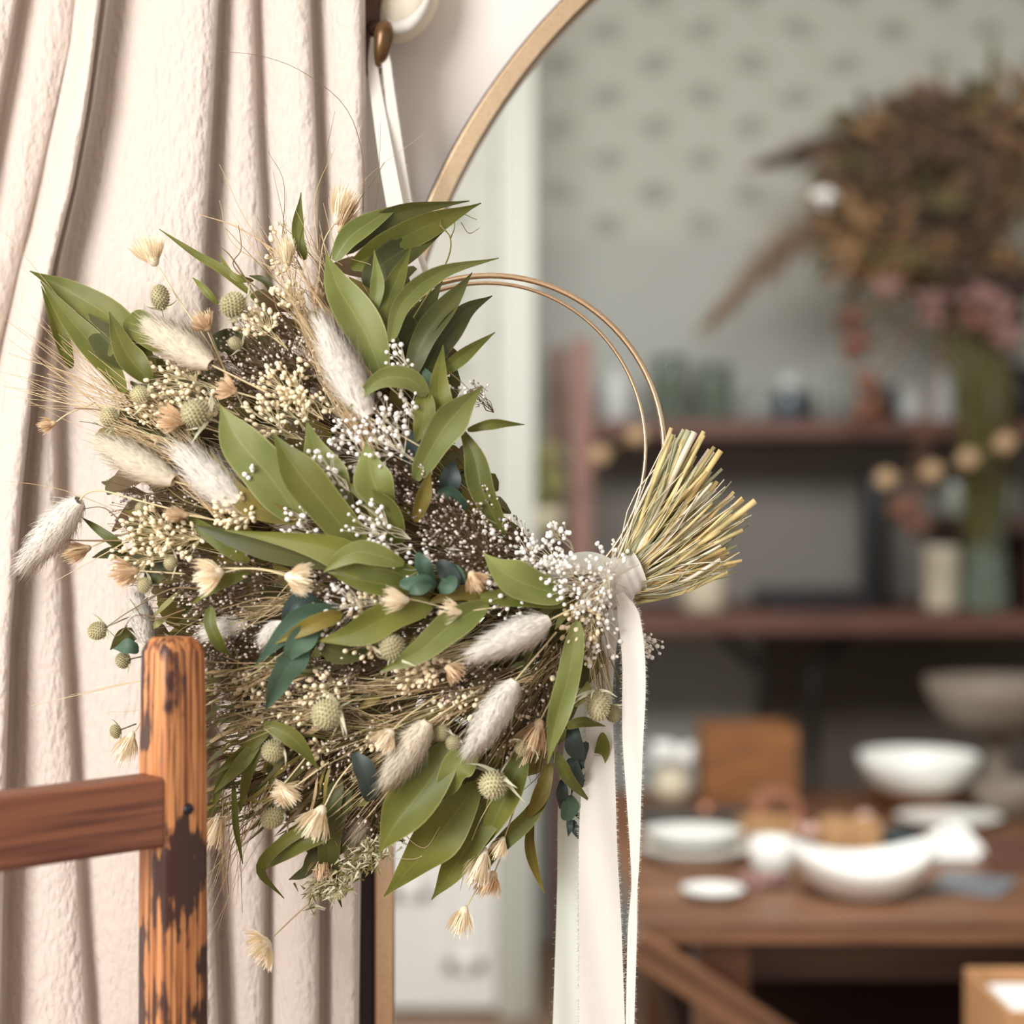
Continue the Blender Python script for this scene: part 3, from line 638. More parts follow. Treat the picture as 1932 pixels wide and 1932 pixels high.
D = TD(1592); c = Vector((P(1478, 0, D).x, D+.09, TZ)); rr = 46*K*D; t = thing('ribbon_spool', c, 'copper coloured ring spool standing behind the tan wooden block', 'spool'); b = MB(); rows = []
for k in range(33):
    q = 2*PI*k/32; rows.append([c+Vector((r2*math.cos(q), yy, rr+.002+r2*math.sin(q))) for r2, yy in ((rr, -.03), (rr, .03), (rr*.66, .03), (rr*.66, -.03), (rr, -.03))])
b.grid(rows); b.build('ring', M['copper'], t, smooth=False); 
for (px, py, rr, lab) in [(1500, 1582, 17, 'pale pink ball modelled for a glint beside the copper ring spool'), (1532, 1586, 16, 'pale pink ball modelled for a glint left of the tan wooden box'), (1632, 1560, 15, 'pink ball modelled for a glint behind the tan wooden box'), (1332, 1548, 14, 'small tan ball modelled for a glint on the slate board'), (1575, 1572, 20, 'dusky brown ball between the pink glints')]:
    D = TD(py); b = MB(); z0 = TZ+(6*K*TD(1566)+.0005 if px == 1332 else 0); b.ball(Vector((P(px, 0, D).x, D, z0+rr*K*D)), rr*K*D, 0, 16, 12); tag(b.build('glint_ball', M['pink_glint'] if px not in (1332, 1575) else M['copper']), lab, 'bauble')  # balls modelled for the pink glints among the crockery
t = thing('dried_sprig', Vector((P(1420, 0, 2.95).x, 2.95, TZ)), 'pinkish dried sprig lying in front of the white cup', 'sprig'); b = MB()
for k in range(36):
    s = P(1395+R.uniform(0, 90), 966+(CZ-TZ-.008)/(K*2.95), 2.95)+Vector((0, R.gauss(0, .02), R.uniform(0, .012))); b.ball(s, R.uniform(.004, .009), 0, 6, 4)
b.build('blossoms', M['dry_pink'], t); b = MB(); b.tube([Vector((P(1370, 0, 2.95).x, 2.93, TZ+.004)), Vector((P(1490, 0, 2.95).x, 2.97, TZ+.004))], .003, .002, 5); b.build('stem', M['stem_brown'], t)

# cardboard box on the floor in front of the table, bottom right
D = 2.45; x0 = P(1856, 0, D).x; t = thing('cardboard_box', Vector((x0+.14, D+.1, 0)), 'tall open kraft cardboard box on the floor at the lower right corner', 'box'); zt = P(0, 1862, D).z
bx('side_panel', M['kraft'], t, x0, x0+.30, D-.12, D-.114, 0, zt); bx('side_panel', M['kraft'], t, x0, x0+.30, D+.1, D+.106, 0, zt); bx('end_panel', M['kraft'], t, x0, x0+.006, D-.114, D+.1, 0, zt); bx('end_panel', M['kraft'], t, x0+.294, x0+.30, D-.114, D+.1, 0, zt); bx('bottom_panel', M['kraft'], t, x0+.006, x0+.294, D-.114, D+.1, 0, .006)
o = bx('paper_stack', M['paper'], None, x0+.03, x0+.27, D-.10, D+.09, .0068, zt-.02); tag(o, 'stack of white paper filling the cardboard box', 'paper')
# ------------------------------------------------------------------ the wreath
DW = 1.525
def dome(px, py):
    r2 = ((px-640)/600)**2+((py-1040)/680)**2
    return .085*math.sqrt(max(0, 1-r2)) if r2 < 1 else 0
def W(px, py, off=0): return P(px, py, DW-dome(px, py)-off)
wr = thing('dried_flower_wreath', W(1170, 1090), 'large dried flower wreath on a brass hoop, green leaves and white bunny tails, with ribbons', 'wreath')
LEAVES = []
def leaf(pts, w, m='leaf', d0=.012, d1=.022, roll=0., fold=.22, kind='lance', name='leaf', bulge=.008):
    n = 17; c = spline([Vector((x, y, 0)) for x, y in pts], n); b = MB(); cw = []
    for i, p in enumerate(c):
        t = i/(n-1); cw.append(W(p.x, p.y, d0+(d1-d0)*t+bulge*math.sin(PI*t)))
    # even out the depth so that a leaf is one smooth bend
    y0, y1, ym = cw[0].y, cw[-1].y, cw[n//2].y
    for i in range(n):
        t = i/(n-1); yy = y0*(1-t)*(1-2*t)+4*ym*t*(1-t)+y1*t*(2*t-1); cw[i] = P(c[i].x, c[i].y, yy)
    rows = []; uvs = []; ph = R.uniform(0, 6); wa = R.uniform(.03, .10); wv = R.uniform(.05, .22)
    for i in range(n):
        t = i/(n-1); T = (cw[min(i+1, n-1)]-cw[max(i-1, 0)]).normalized(); V = (cw[i]-Vector((0, 0, CZ))).normalized()
        S = T.cross(V).normalized(); N = S.cross(T).normalized()        # N points roughly at or away from the viewer
        if N.dot(V) > 0: N = -N
        rr = roll; S2 = S*math.cos(rr)+N*math.sin(rr); N2 = N*math.cos(rr)-S*math.sin(rr)
        if kind == 'lance': pr = math.sin(PI*min(1, t**.80*.97+.03))**(.72+.55*t*t)
        elif kind == 'oval': pr = math.sin(PI*min(1, t**.95*.94+.05))**.6
        else: pr = math.sin(PI*min(1, t**.7*.97+.03))**.7
        hw = w*.46*K*cw[i].y*pr*(1+wa*math.sin(t*11+ph)) + .0004
        row = []; uv = []
        for k in range(9):
            u = k/4-1; row.append(cw[i]+S2*(u*hw)+N2*(abs(u)**1.3*hw*fold*1.1+hw*wv*math.sin(t*8+ph+u*1.3)*u)); uv.append(((u+1)/2, t))
        rows.append(row); uvs.append(uv)
    b.grid(rows, 0, uvs); o = b.build(name, M[m], wr); LEAVES.append(o); return o

# hoop: slim brass ring, with a second ring modelled as its mirror reflection
HC = (925, 850)
for rx, ry, cx, cy, d, rad in ((328, 332, 925, 852, 1.500, .0026), (300, 312, 918, 846, 1.520, .0017)):
    b = MB(); pts = [P(cx+rx*math.cos(2*PI*i/96), cy+ry*math.sin(2*PI*i/96), d+.0*math.cos(2*PI*i/96)) for i in range(97)]
    b.tube(pts, rad, rad, 8, caps=False); b.build('hoop', M['brass'], wr)

# --- leaves traced from the arrangement: base -> tip, width, material, depth of base and tip
Lf = [
 ([(650, 478), (700, 432), (770, 398), (886, 379)], 40, 'leaf_dark', .01, .02), ([(662, 505), (740, 460), (810, 424), (908, 383)], 66, 'leaf', .006, .012),
 ([(690, 540), (720, 500), (790, 455), (860, 415)], 60, 'leaf_dark', 0, .004),
 ([(630, 492), (660, 448), (710, 412), (758, 386)], 44, 'leaf_light', .018, .026), ([(576, 490), (562, 440), (568, 363)], 24, 'leaf', .0, .008),
 ([(722, 712), (690, 630), (640, 545), (614, 477)], 80, 'leaf_light', .012, .018), ([(712, 650), (735, 560), (776, 465)], 44, 'leaf', .010, .016),
 ([(700, 600), (712, 540), (706, 472)], 26, 'leaf_light', .016, .022), ([(736, 645), (760, 572), (830, 515), (941, 487)], 38, 'leaf_light', .022, .03),
 ([(770, 720), (800, 640), (850, 570), (891, 514)], 50, 'leaf_dark', .004, .012), ([(790, 740), (830, 650), (875, 590), (929, 558)], 50, 'leaf_dark', .0, .008),
 ([(820, 715), (875, 670), (934, 627)], 28, 'leaf', .0, .006), ([(740, 700), (775, 630), (835, 530)], 64, 'leaf_dark', -.012, -.004),
 ([(745, 720), (730, 650), (700, 560)], 60, 'leaf_dark', -.006, .0),
 ([(806, 745), (770, 715), (715, 718), (656, 772)], 44, 'leaf_light', .02, .03), ([(800, 738), (800, 790), (782, 840)], 44, 'leaf', .014, .014),
 ([(850, 800), (828, 740), (836, 650)], 44, 'leaf', .006, .012), ([(783, 905), (830, 820), (870, 770), (911, 729)], 66, 'leaf_light', .016, .026),
 ([(950, 1010), (912, 930), (895, 860), (862, 795)], 52, 'leaf', .010, .012), ([(882, 812), (930, 800), (990, 801)], 19, 'leaf', .012, .012),
 ([(784, 985), (800, 930), (812, 890)], 30, 'leaf_olive', .02, .024), ([(772, 885), (778, 840), (792, 800)], 36, 'leaf_blue', .006, .01),
 ([(800, 770), (808, 720), (796, 690)], 26, 'leaf_teal', .002, .004), ([(845, 940), (850, 900), (856, 868)], 40, 'leaf_blue', .0, .006), ([(880, 960), (850, 930), (815, 935)], 26, 'leaf_teal', .004, .006),
 ([(570, 985), (510, 900), (450, 830), (414, 762)], 100, 'leaf_light', .014, .026), ([(575, 985), (470, 950), (420, 900), (398, 850)], 46, 'leaf_olive', .016, .02),
 ([(690, 1045), (610, 950), (555, 880), (514, 815)], 84, 'leaf', .024, .036), ([(655, 985), (612, 900), (578, 794)], 88, 'leaf_light', .012, .014),
 ([(732, 965), (702, 900), (690, 834)], 74, 'leaf_light', .02, .026), ([(752, 1030), (725, 960), (645, 908)], 58, 'leaf', .014, .022),
 ([(800, 1095), (700, 1068), (600, 1030), (424, 1000)], 66, 'leaf', .026, .03), ([(660, 1070), (520, 1040), (440, 1015), (364, 990)], 46, 'leaf_dark', .016, .016),
 ([(762, 1064), (690, 1042), (650, 1050), (610, 1080)], 46, 'leaf_light', .036, .042), ([(780, 1112), (700, 1098), (618, 1080)], 56, 'leaf', .026, .03),
 ([(470, 1060), (400, 1010), (350, 970)], 34, 'leaf', .004, .006),
 ([(815, 1098), (800, 1070), (788, 1042)], 32, 'leaf_teal', .036, .042, 'oval'), ([(822, 1104), (790, 1100), (754, 1102)], 34, 'leaf_teal', .036, .04, 'oval'), ([(814, 1100), (790, 1110), (772, 1116)], 26, 'leaf_teal', .042, .044, 'oval'),
 ([(828, 1112), (848, 1090), (826, 1058)], 44, 'leaf_blue', .026, .03, 'oval'), ([(828, 1114), (848, 1102), (856, 1086)], 30, 'leaf_teal', .036, .04, 'oval'), ([(858, 1120), (862, 1090), (846, 1066)], 36, 'leaf_teal', .022, .026, 'oval'),
 ([(1066, 1124), (1000, 1105), (950, 1080), (911, 1043)], 76, 'leaf_light', .03, .034), ([(1070, 1140), (1000, 1132), (930, 1128), (880, 1128)], 34, 'leaf', .026, .028), ([(930, 1126), (870, 1118), (800, 1140)], 32, 'leaf_olive', .026, .03),
 ([(815, 1142), (740, 1160), (670, 1195), (597, 1211)], 66, 'leaf', .03, .036), ([(700, 1220), (640, 1232), (582, 1195)], 44, 'leaf_dark', .016, .02), ([(920, 1138), (850, 1180), (790, 1230), (716, 1268)], 62, 'leaf_light', .034, .042),
 ([(645, 1158), (590, 1178), (520, 1214)], 34, 'leaf_olive', .034, .038), ([(640, 1150), (560, 1175), (480, 1256)], 50, 'leaf_teal', .026, .032), ([(600, 1180), (560, 1215), (540, 1250)], 50, 'leaf_teal', .034, .036), ([(578, 1215), (535, 1270), (500, 1342)], 56, 'leaf_teal', .03, .036),
 ([(610, 1150), (560, 1140), (530, 1180)], 44, 'leaf_blue', .014, .018),
 ([(1090, 1172), (1074, 1270), (1050, 1360), (1033, 1442)], 50, 'leaf_light', .03, .04), ([(1045, 1418), (1070, 1465), (1114, 1514)], 26, 'leaf', .014, .02), ([(1136, 1382), (1132, 1430), (1092, 1482)], 30, 'leaf', .014, .018),
 ([(1066, 1372), (1100, 1362), (1142, 1370)], 20, 'leaf', .016, .018), ([(1080, 1365), (1085, 1410), (1102, 1450)], 36, 'leaf_blue', .006, .012), ([(1076, 1430), (1085, 1465), (1098, 1500)], 34, 'leaf_blue', .006, .01), ([(1073, 1500), (1074, 1525), (1066, 1548)], 36, 'leaf_teal', .014, .016, 'oval'),
 ([(1080, 1548), (1088, 1568), (1096, 1588)], 16, 'leaf_blue', .01, .012), ([(1074, 1540), (1075, 1560), (1072, 1578)], 12, 'leaf_blue', .01, .012), ([(1062, 1470), (1060, 1500), (1056, 1526)], 22, 'leaf_blue', .004, .006), ([(1082, 1530), (1100, 1545), (1122, 1552)], 8, 'leaf_blue', .01, .01), ([(1060, 1400), (1050, 1370), (1056, 1330)], 30, 'leaf', .01, .01),
 ([(856, 1400), (805, 1480), (750, 1550), (714, 1610)], 96, 'leaf', .02, .026), ([(900, 1478), (840, 1560), (790, 1620), (724, 1692)], 92, 'leaf', .008, .012), ([(898, 1420), (858, 1450), (838, 1502)], 62, 'leaf_light', .024, .026, 'oval'),
 ([(980, 1480), (900, 1570), (855, 1640), (814, 1698)], 62, 'leaf', .004, .004), ([(990, 1420), (950, 1510), (905, 1610)], 66, 'leaf', .012, .012), ([(1004, 1536), (1000, 1590), (1010, 1640), (1027, 1686)], 20, 'leaf_olive', .01, .012), ([(1040, 1470), (1000, 1540), (930, 1610), (900, 1668)], 34, 'leaf', .006, .006),
 ([(1038, 1440), (1020, 1500), (985, 1560)], 30, 'leaf_olive', .01, .012),
 ([(660, 1490), (625, 1570), (622, 1640), (645, 1712)], 44, 'leaf_dark', .004, .004), ([(625, 1540), (540, 1585), (492, 1640), (536, 1695)], 24, 'leaf', .01, .012), ([(640, 1560), (560, 1590), (502, 1640)], 50, 'leaf', .004, .006), ([(600, 1590), (580, 1640), (545, 1660)], 26, 'leaf_dark', 0, 0),
 ([(498, 1364), (555, 1395), (602, 1452)], 34, 'leaf', .02, .02), ([(640, 1470), (625, 1530), (640, 1590)], 40, 'leaf_dark', .0, .004),
 ([(510, 1370), (470, 1410), (393, 1470)], 24, 'leaf', .01, .014), ([(500, 1380), (455, 1440), (400, 1500)], 26, 'leaf_light', .012, .016), ([(500, 1390), (470, 1450), (452, 1535)], 24, 'leaf', .01, .012), ([(440, 1470), (446, 1560), (458, 1630)], 12, 'leaf', .008, .01), ([(470, 1400), (420, 1470), (398, 1540)], 18, 'leaf_light', .006, .01),
 ([(296, 712), (220, 610), (140, 555), (56, 511)], 66, 'leaf', .0, .012), ([(236, 742), (190, 670), (130, 600), (76, 530)], 52, 'leaf', .008, .018), ([(135, 695), (112, 630), (78, 540)], 30, 'leaf', .004, .014), ([(285, 722), (238, 665), (206, 588)], 52, 'leaf', .014, .022), ([(270, 700), (200, 640), (140, 580)], 66, 'leaf_dark', -.006, .0),
 ([(320, 660), (270, 620), (235, 606)], 66, 'leaf', .0, .0, 'oval'), ([(205, 672), (216, 650), (220, 640)], 14, 'leaf_light', .02, .022),
 ([(478, 560), (420, 510), (370, 480), (300, 432)], 18, 'leaf', .006, .012), ([(478, 530), (440, 520), (414, 480)], 12, 'leaf', .006, .01), ([(412, 574), (385, 545), (364, 524)], 14, 'leaf', .004, .006), ([(520, 560), (500, 530), (470, 520)], 14, 'leaf_dark', .0, .0),
 ([(398, 1145), (398, 1180), (415, 1215), (436, 1240)], 28, 'leaf', .024, .02), ([(232, 1035), (200, 1010), (154, 976)], 20, 'leaf', .0, .004), ([(240, 1040), (210, 1042), (174, 1052)], 26, 'leaf_dark', .0, .004), ([(262, 1200), (235, 1200), (208, 1226)], 34, 'leaf_dark', .0, .002), ([(262, 1225), (240, 1220), (214, 1224)], 30, 'leaf_teal', .006, .008),
 ([(330, 1060), (290, 1085), (280, 1110)], 40, 'leaf_dark', .0, 0), ([(470, 1080), (420, 1100), (360, 1140)], 22, 'leaf', .016, .016), ([(930, 1400), (905, 1330), (870, 1300)], 44, 'leaf', .0, .0), ([(700, 1510), (690, 1460), (668, 1420)], 42, 'leaf_blue', .02, .02, 'oval'), ([(720, 1420), (740, 1400), (780, 1390)], 22, 'leaf_blue', .006, .006),
 ([(400, 640), (440, 650), (452, 690)], 50, 'leaf_dark', -.012, -.012, 'oval'), ([(1108, 1400), (1090, 1440), (1078, 1500)], 24, 'leaf_blue', .004, .006),
]
for a in Lf:
    kind = a[5] if len(a) > 5 else 'lance'
    leaf(a[0], a[1], a[2], a[3], a[4], roll=R.uniform(-.35, .35), fold=R.uniform(.12, .3), kind=kind, name='leaf')

# --- inside of the arrangement: many short stalks and leaves fanning out from the tie
BODY = [(720, 470), (600, 500), (470, 560), (400, 640), (300, 660), (200, 750), (170, 800), (190, 900), (200, 1030), (235, 1120), (260, 1180), (330, 1250), (395, 1330), (400, 1440), (450, 1530), (560, 1600), (640, 1640), (720, 1600), (800, 1560), (900, 1540), (1000, 1500), (1060, 1400), (1110, 1290), (1150, 1160), (1080, 1060), (980, 1010), (930, 960), (870, 870), (850, 780), (860, 690), (830, 590), (770, 520)]
def inside(x, y, poly=BODY):
    c = False; j = len(poly)-1
    for i in range(len(poly)):
        (xi, yi), (xj, yj) = poly[i], poly[j]
        if (yi > y) != (yj > y) and x < (xj-xi)*(y-yi)/(yj-yi)+xi: c = not c
        j = i
    return c
def rnd_body():
    while True:
        x, y = R.uniform(170, 1150), R.uniform(470, 1640)
        if inside(x, y): return x, y
TIE = Vector((1150, 1105, 0))
def outward(x, y, L, spread=.35):
    d = Vector((x, y, 0))-TIE; a = math.atan2(d.y, d.x)+R.gauss(0, spread); return x+L*math.cos(a), y+L*math.sin(a)
b = MB()
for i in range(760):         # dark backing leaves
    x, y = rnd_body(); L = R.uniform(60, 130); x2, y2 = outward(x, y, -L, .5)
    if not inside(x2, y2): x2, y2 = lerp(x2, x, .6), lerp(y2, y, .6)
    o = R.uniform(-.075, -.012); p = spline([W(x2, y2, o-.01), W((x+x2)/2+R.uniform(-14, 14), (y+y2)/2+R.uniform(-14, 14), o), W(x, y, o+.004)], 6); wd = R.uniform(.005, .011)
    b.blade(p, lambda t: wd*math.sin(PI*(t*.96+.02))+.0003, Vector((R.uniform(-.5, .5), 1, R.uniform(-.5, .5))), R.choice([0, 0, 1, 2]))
for i in range(190):         # short leaves nearer the surface of the lower half
    x, y = rnd_body()
    if y < 1130: continue
    L = R.uniform(35, 90); x2, y2 = outward(x, y, -L, .45); o = R.uniform(-.014, .008); wd = R.uniform(.002, .0055)
    b.blade(spline([W(x2, y2, o-.006), W((x+x2)/2+R.gauss(0, 8), (y+y2)/2+R.gauss(0, 8), o+.004), W(x, y, o)], 7), lambda t: wd*math.sin(PI*(t*.94+.04))+.0002, Vector((R.uniform(-.5, .5), 1, R.uniform(-.5, .5))), R.choice([0, 2, 3, 3]))
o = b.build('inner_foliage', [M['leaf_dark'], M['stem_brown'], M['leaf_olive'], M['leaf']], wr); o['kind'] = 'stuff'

b = MB()
for i in range(1500):        # thin stalks
    x, y = rnd_body(); L = R.uniform(80, 260); x2, y2 = outward(x, y, -L, .22); o = R.uniform(-.035, .0)
    if not inside(x2, y2): continue
    k = R.uniform(-22, 22); pts = spline([W(x2, y2, o-.012), W((x+x2)/2+k, (y+y2)/2+k*.6, o), W(x, y, o+.006)], 6)
    lower = y > 1200
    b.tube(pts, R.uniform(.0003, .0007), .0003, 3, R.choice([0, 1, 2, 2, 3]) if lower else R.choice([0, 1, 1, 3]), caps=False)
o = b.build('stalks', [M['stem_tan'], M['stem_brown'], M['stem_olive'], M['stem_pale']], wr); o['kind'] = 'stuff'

# --- sprays
def spray(cx, cy, r, n, name, m, rb, off=.02, root=None, sm='stem_pale', jitter=.5, ry=None, depth=.012, elong=1.0, twigs=5, mix=None):
    b = MB(); root = root or outward(cx, cy, -r*1.9, .2); rw = W(root[0], root[1], off-.012)
    node = []
    for i in range(twigs):
        a = R.uniform(0, 2*PI); q = r*.45*math.sqrt(R.random()); x, y = cx+q*math.cos(a), cy+q*math.sin(a)*((ry or r)/r)
        p = W(lerp(x, root[0], .35), lerp(y, root[1], .35), off-.004); node.append((x, y, p)); mid = rw.lerp(p, .5)+Vector((R.uniform(-.003, .003), 0, R.uniform(-.003, .003)))
        b.tube([rw, mid, p], .00045, .0003, 3, 1, caps=False)
    for i in range(n):
        a = R.uniform(0, 2*PI); q = r*math.sqrt(R.random()); x, y = cx+q*math.cos(a), cy+q*math.sin(a)*((ry or r)/r)
        c = W(x, y, off+R.uniform(-depth, depth*.5)); nd = min(node, key=lambda k: (k[0]-x)**2+(k[1]-y)**2)
        m2 = nd[2].lerp(c, .5)+Vector((R.uniform(-.002, .002), R.uniform(-.001, .001), R.uniform(-.002, .002)))
        b.tube([nd[2], m2, c], .00028, .0002, 3, 1, caps=False)
        s = rb*R.uniform(.6, 1.2); ax = (c-nd[2])
        b.ball(c, s, 0 if not mix or R.random() > mix else 2, 6, 4, ax if ax.length > 1e-6 else None, s*elong*R.uniform(.9, 1.2), .12)
    return b.build(name, [M[m], M[sm], M['statice_pale']] if mix else [M[m], M[sm]], wr)
PX = K*1.45
for (x, y, r, n, of) in [(755, 672, 34, 16, .03), (690, 770, 50, 34, .026), (720, 830, 55, 46, .03), (650, 815, 34, 24, .022), (610, 880, 36, 14, .036), (690, 985, 48, 48, .034), (640, 920, 26, 14, .022), (1095, 1105, 62, 95, .04), (1060, 1085, 45, 60, .036), (1130, 1150, 36, 30, .03), (1052, 1005, 24, 26, .02), (1035, 1050, 34, 40, .026), (985, 1030, 30, 24, .02), (1228, 1218, 24, 26, .012), (1130, 1210, 46, 26, .026), (775, 1062, 38, 16, .034), (560, 965, 30, 18, .026), (560, 1010, 40, 20, .022), (640, 1140, 44, 22, .036), (720, 1035, 30, 12, .034), (950, 1128, 44, 18, .036), (690, 890, 40, 20, .02), (760, 760, 30, 14, .022), (1000, 1060, 30, 22, .02), (1150, 1050, 36, 18, .018), (745, 790, 36, 22, .012), (620, 1200, 34, 14, .03), (1110, 1240, 26, 12, .02), (860, 740, 20, 10, .01), (930, 990, 26, 18, .014), (660, 860, 40, 26, .014), (740, 700, 24, 12, .02), (470, 880, 22, 10, .03), (580, 870, 28, 16, .034)]:
    spray(x, y, r, n, 'gypsophila_spray', 'gyp', 4.4*PX, of, sm='stem_white')
for (x, y, r, n, of, ry) in [(325, 715, 60, 60, .014, 46), (300, 765, 60, 46, .012, 40), (530, 725, 55, 60, .018, 44), (495, 790, 46, 36, .016, 40), (555, 770, 34, 26, .014, 30), (440, 965, 44, 50, .026, 40), (280, 1000, 55, 60, .02, 46), (245, 1060, 46, 34, .018, 40), (340, 1020, 46, 30, .014, 40), (1092, 1180, 44, 46, .03, 40), (780, 1278, 46, 44, .026, 34), (545, 555, 34, 36, .016, 26), (480, 600, 46, 44, .014, 34), (690, 1140, 44, 34, .022, 28), (560, 1345, 60, 44, .018, 44), (610, 760, 30, 16, .01, 26), (820, 1255, 34, 24, .026, 26), (1105, 1225, 22, 22, .02, 40), (530, 470, 30, 26, .004, 50), (680, 1225, 30, 16, .026, 22), (380, 760, 40, 24, .01, 34), (860, 1165, 34, 18, .022, 24), (290, 850, 44, 26, .006, 30), (600, 690, 40, 18, .006, 34), (1000, 1370, 30, 16, .014, 40), (600, 1300, 44, 30, .022, 34), (470, 1290, 36, 22, .014, 26), (700, 1390, 36, 22, .02, 30), (900, 1330, 34, 22, .024, 30), (840, 1330, 30, 18, .024, 26), (590, 1420, 30, 16, .016, 26), (1060, 1300, 24, 16, .02, 40)]:
    spray(x, y, r, int(n*1.35), 'rice_flower_spray', 'gyp_cream', 4.3*PX, of, ry=ry, elong=1.25, twigs=7)
for (x, y, r, n, of) in [(470, 670, 70, 170, .004), (540, 690, 60, 130, .004), (430, 720, 50, 90, .004), (620, 640, 40, 60, .0), (860, 1020, 70, 190, .024), (830, 980, 50, 120, .022), (900, 1060, 60, 130, .022), (770, 900, 55, 120, .016), (800, 950, 36, 60, .02), (640, 1120, 60, 120, .02), (590, 1140, 50, 100, .016), (430, 1180, 80, 200, .006), (380, 1230, 50, 90, .006), (470, 1230, 60, 110, .008), (960, 1010, 40, 80, .012), (910, 940, 30, 60, .016), (800, 1180, 50, 80, .022), (330, 940, 55, 90, .0), (250, 960, 44, 60, .0), (600, 1460, 70, 110, .006), (460, 1500, 60, 80, .002), (440, 1100, 60, 110, .016), (350, 1090, 50, 70, .01), (680, 780, 50, 80, .006), (560, 830, 50, 70, .006), (740, 930, 40, 60, .012), (700, 1300, 70, 100, .01), (900, 740, 26, 36, .0), (560, 620, 40, 60, .004), (440, 1340, 60, 110, .004), (560, 1280, 60, 90, .014), (950, 1320, 60, 90, .012), (1040, 1260, 40, 60, .012), (370, 1130, 40, 60, .012), (760, 1450, 60, 70, .006), (690, 1560, 50, 50, .004), (520, 1330, 50, 70, .018), (660, 1380, 50, 60, .018), (830, 1290, 50, 70, .024), (900, 1280, 40, 60, .026), (640, 1260, 50, 70, .02), (1010, 1330, 40, 60, .02), (540, 1430, 50, 60, .012), (950, 1400, 36, 50, .022), (420, 1270, 46, 70, .014)]:
    spray(x, y, r, n, 'statice_spray', 'statice', 2.5*PX, of, sm='stem_brown', twigs=9, mix=.5, elong=1.3)

b = MB()
for i in range(150):               # dry grass blades in the lower left
    x, y = R.uniform(395, 640), R.uniform(1260, 1520); L = R.uniform(60, 150); x2, y2 = outward(x, y, L, .35); o = R.uniform(-.01, .01); wd = R.uniform(.0009, .0026)
    b.blade(spline([W(x, y, o), W((x+x2)/2+R.gauss(0, 8), (y+y2)/2+R.gauss(0, 8), o+.006), W(x2, y2, o)], 7), lambda t: wd*math.sin(PI*(t*.9+.08)), Vector((R.gauss(0, .5), 1, R.gauss(0, .5))), R.choice([0, 0, 1, 2, 3]))
o = b.build('grass_blades', [M['leaf_dark'], M['leaf_olive'], M['grass'], M['stem_brown']], wr); o['kind'] = 'stuff'
# --- bunny tails
def bunny(base, tip, w, m='fur', off=.03, stem=None, hairs=1700):
    A = W(base[0], base[1], off); Bq = W(tip[0], tip[1], off+.006); ax = Bq-A; L = ax.length; ax.normalize()
    u = ax.cross(Vector((0, 1, 0))).normalized(); v = ax.cross(u); hw = w/2*K*A.y
    b = MB(); prof = lambda t: hw*.76*(math.sin(PI*min(1, t*.93+.05))**.6)*(1.12-.35*t)
    rows = [[A+ax*(L*.9*i/14)+(u*math.cos(2*PI*k/14)+v*math.sin(2*PI*k/14))*prof(i/14) for k in range(14)] for i in range(15)]
    b.grid(rows, 0, None, True)
    for i in range(hairs):
        t = R.random()**.9; q = R.uniform(0, 2*PI); rad = u*math.cos(q)+v*math.sin(q); s = A+ax*(L*.9*t)+rad*(prof(t)*.92)
        l = hw*R.uniform(.35, .85)*(1.7 if R.random() < .14 else 1); d = (rad*R.uniform(.25, .6)*(1-.5*t)+ax*(.75+.5*t)+Vector((R.gauss(0, .16), R.gauss(0, .16), R.gauss(0, .16)))).normalized()
        e = s+d*l; mid = s+d*(l*.5)+rad*(l*.06); b.tube([s, mid, e], lambda tt: .00028*(1-tt)+.00004, None, 3, 0, caps=False)
    nr = []
    for p in b.v:
        q = p-A; h_ = q.dot(ax); rd = q-ax*h_; rd = rd.normalized() if rd.length > 1e-6 else ax; tt = min(1, max(0, h_/L)); nr.append((rd*(1-.55*max(0, tt-.6)/.4)+ax*(tt-.45)*.9).normalized())
    b.nrm = nr; o = b.build('bunny_tail', M[m], wr)
    st = stem or [base, outward(base[0], base[1], -120, .05)]
    sb = MB(); sb.tube(spline([W(x, y, off-.004*i) for i, (x, y) in enumerate(st)], 14), .0007, .0008, 6); sb.build('stem', M['stem_pale'], o)
    return o
for a in [((398, 688), (274, 606), 80, 'fur_cream', .03), ((694, 786), (598, 592), 88, 'fur', .022), ((328, 908), (176, 826), 76, 'fur_cream', .022), ((462, 955), (334, 845), 92, 'fur', .016), ((1036, 1170), (884, 1240), 74, 'fur', .044), ((972, 1284), (878, 1432), 68, 'fur', .042), ((808, 1362), (724, 1484), 70, 'fur_cream', .03), ((280, 1215), (258, 1122), 52, 'fur', .0), ((470, 1175), (380, 1200), 56, 'fur', -.002), ((535, 1175), (496, 1212), 44, 'fur', .012), ((690, 1545), (650, 1600), 56, 'fur_cream', -.012), ((700, 700), (650, 590), 36, 'fur', .006)]:
    bunny(*a)
bunny((150, 944), (34, 1084), 78, 'fur', .03, [(150, 944), (165, 930), (195, 926), (260, 944), (330, 962), (420, 985)])

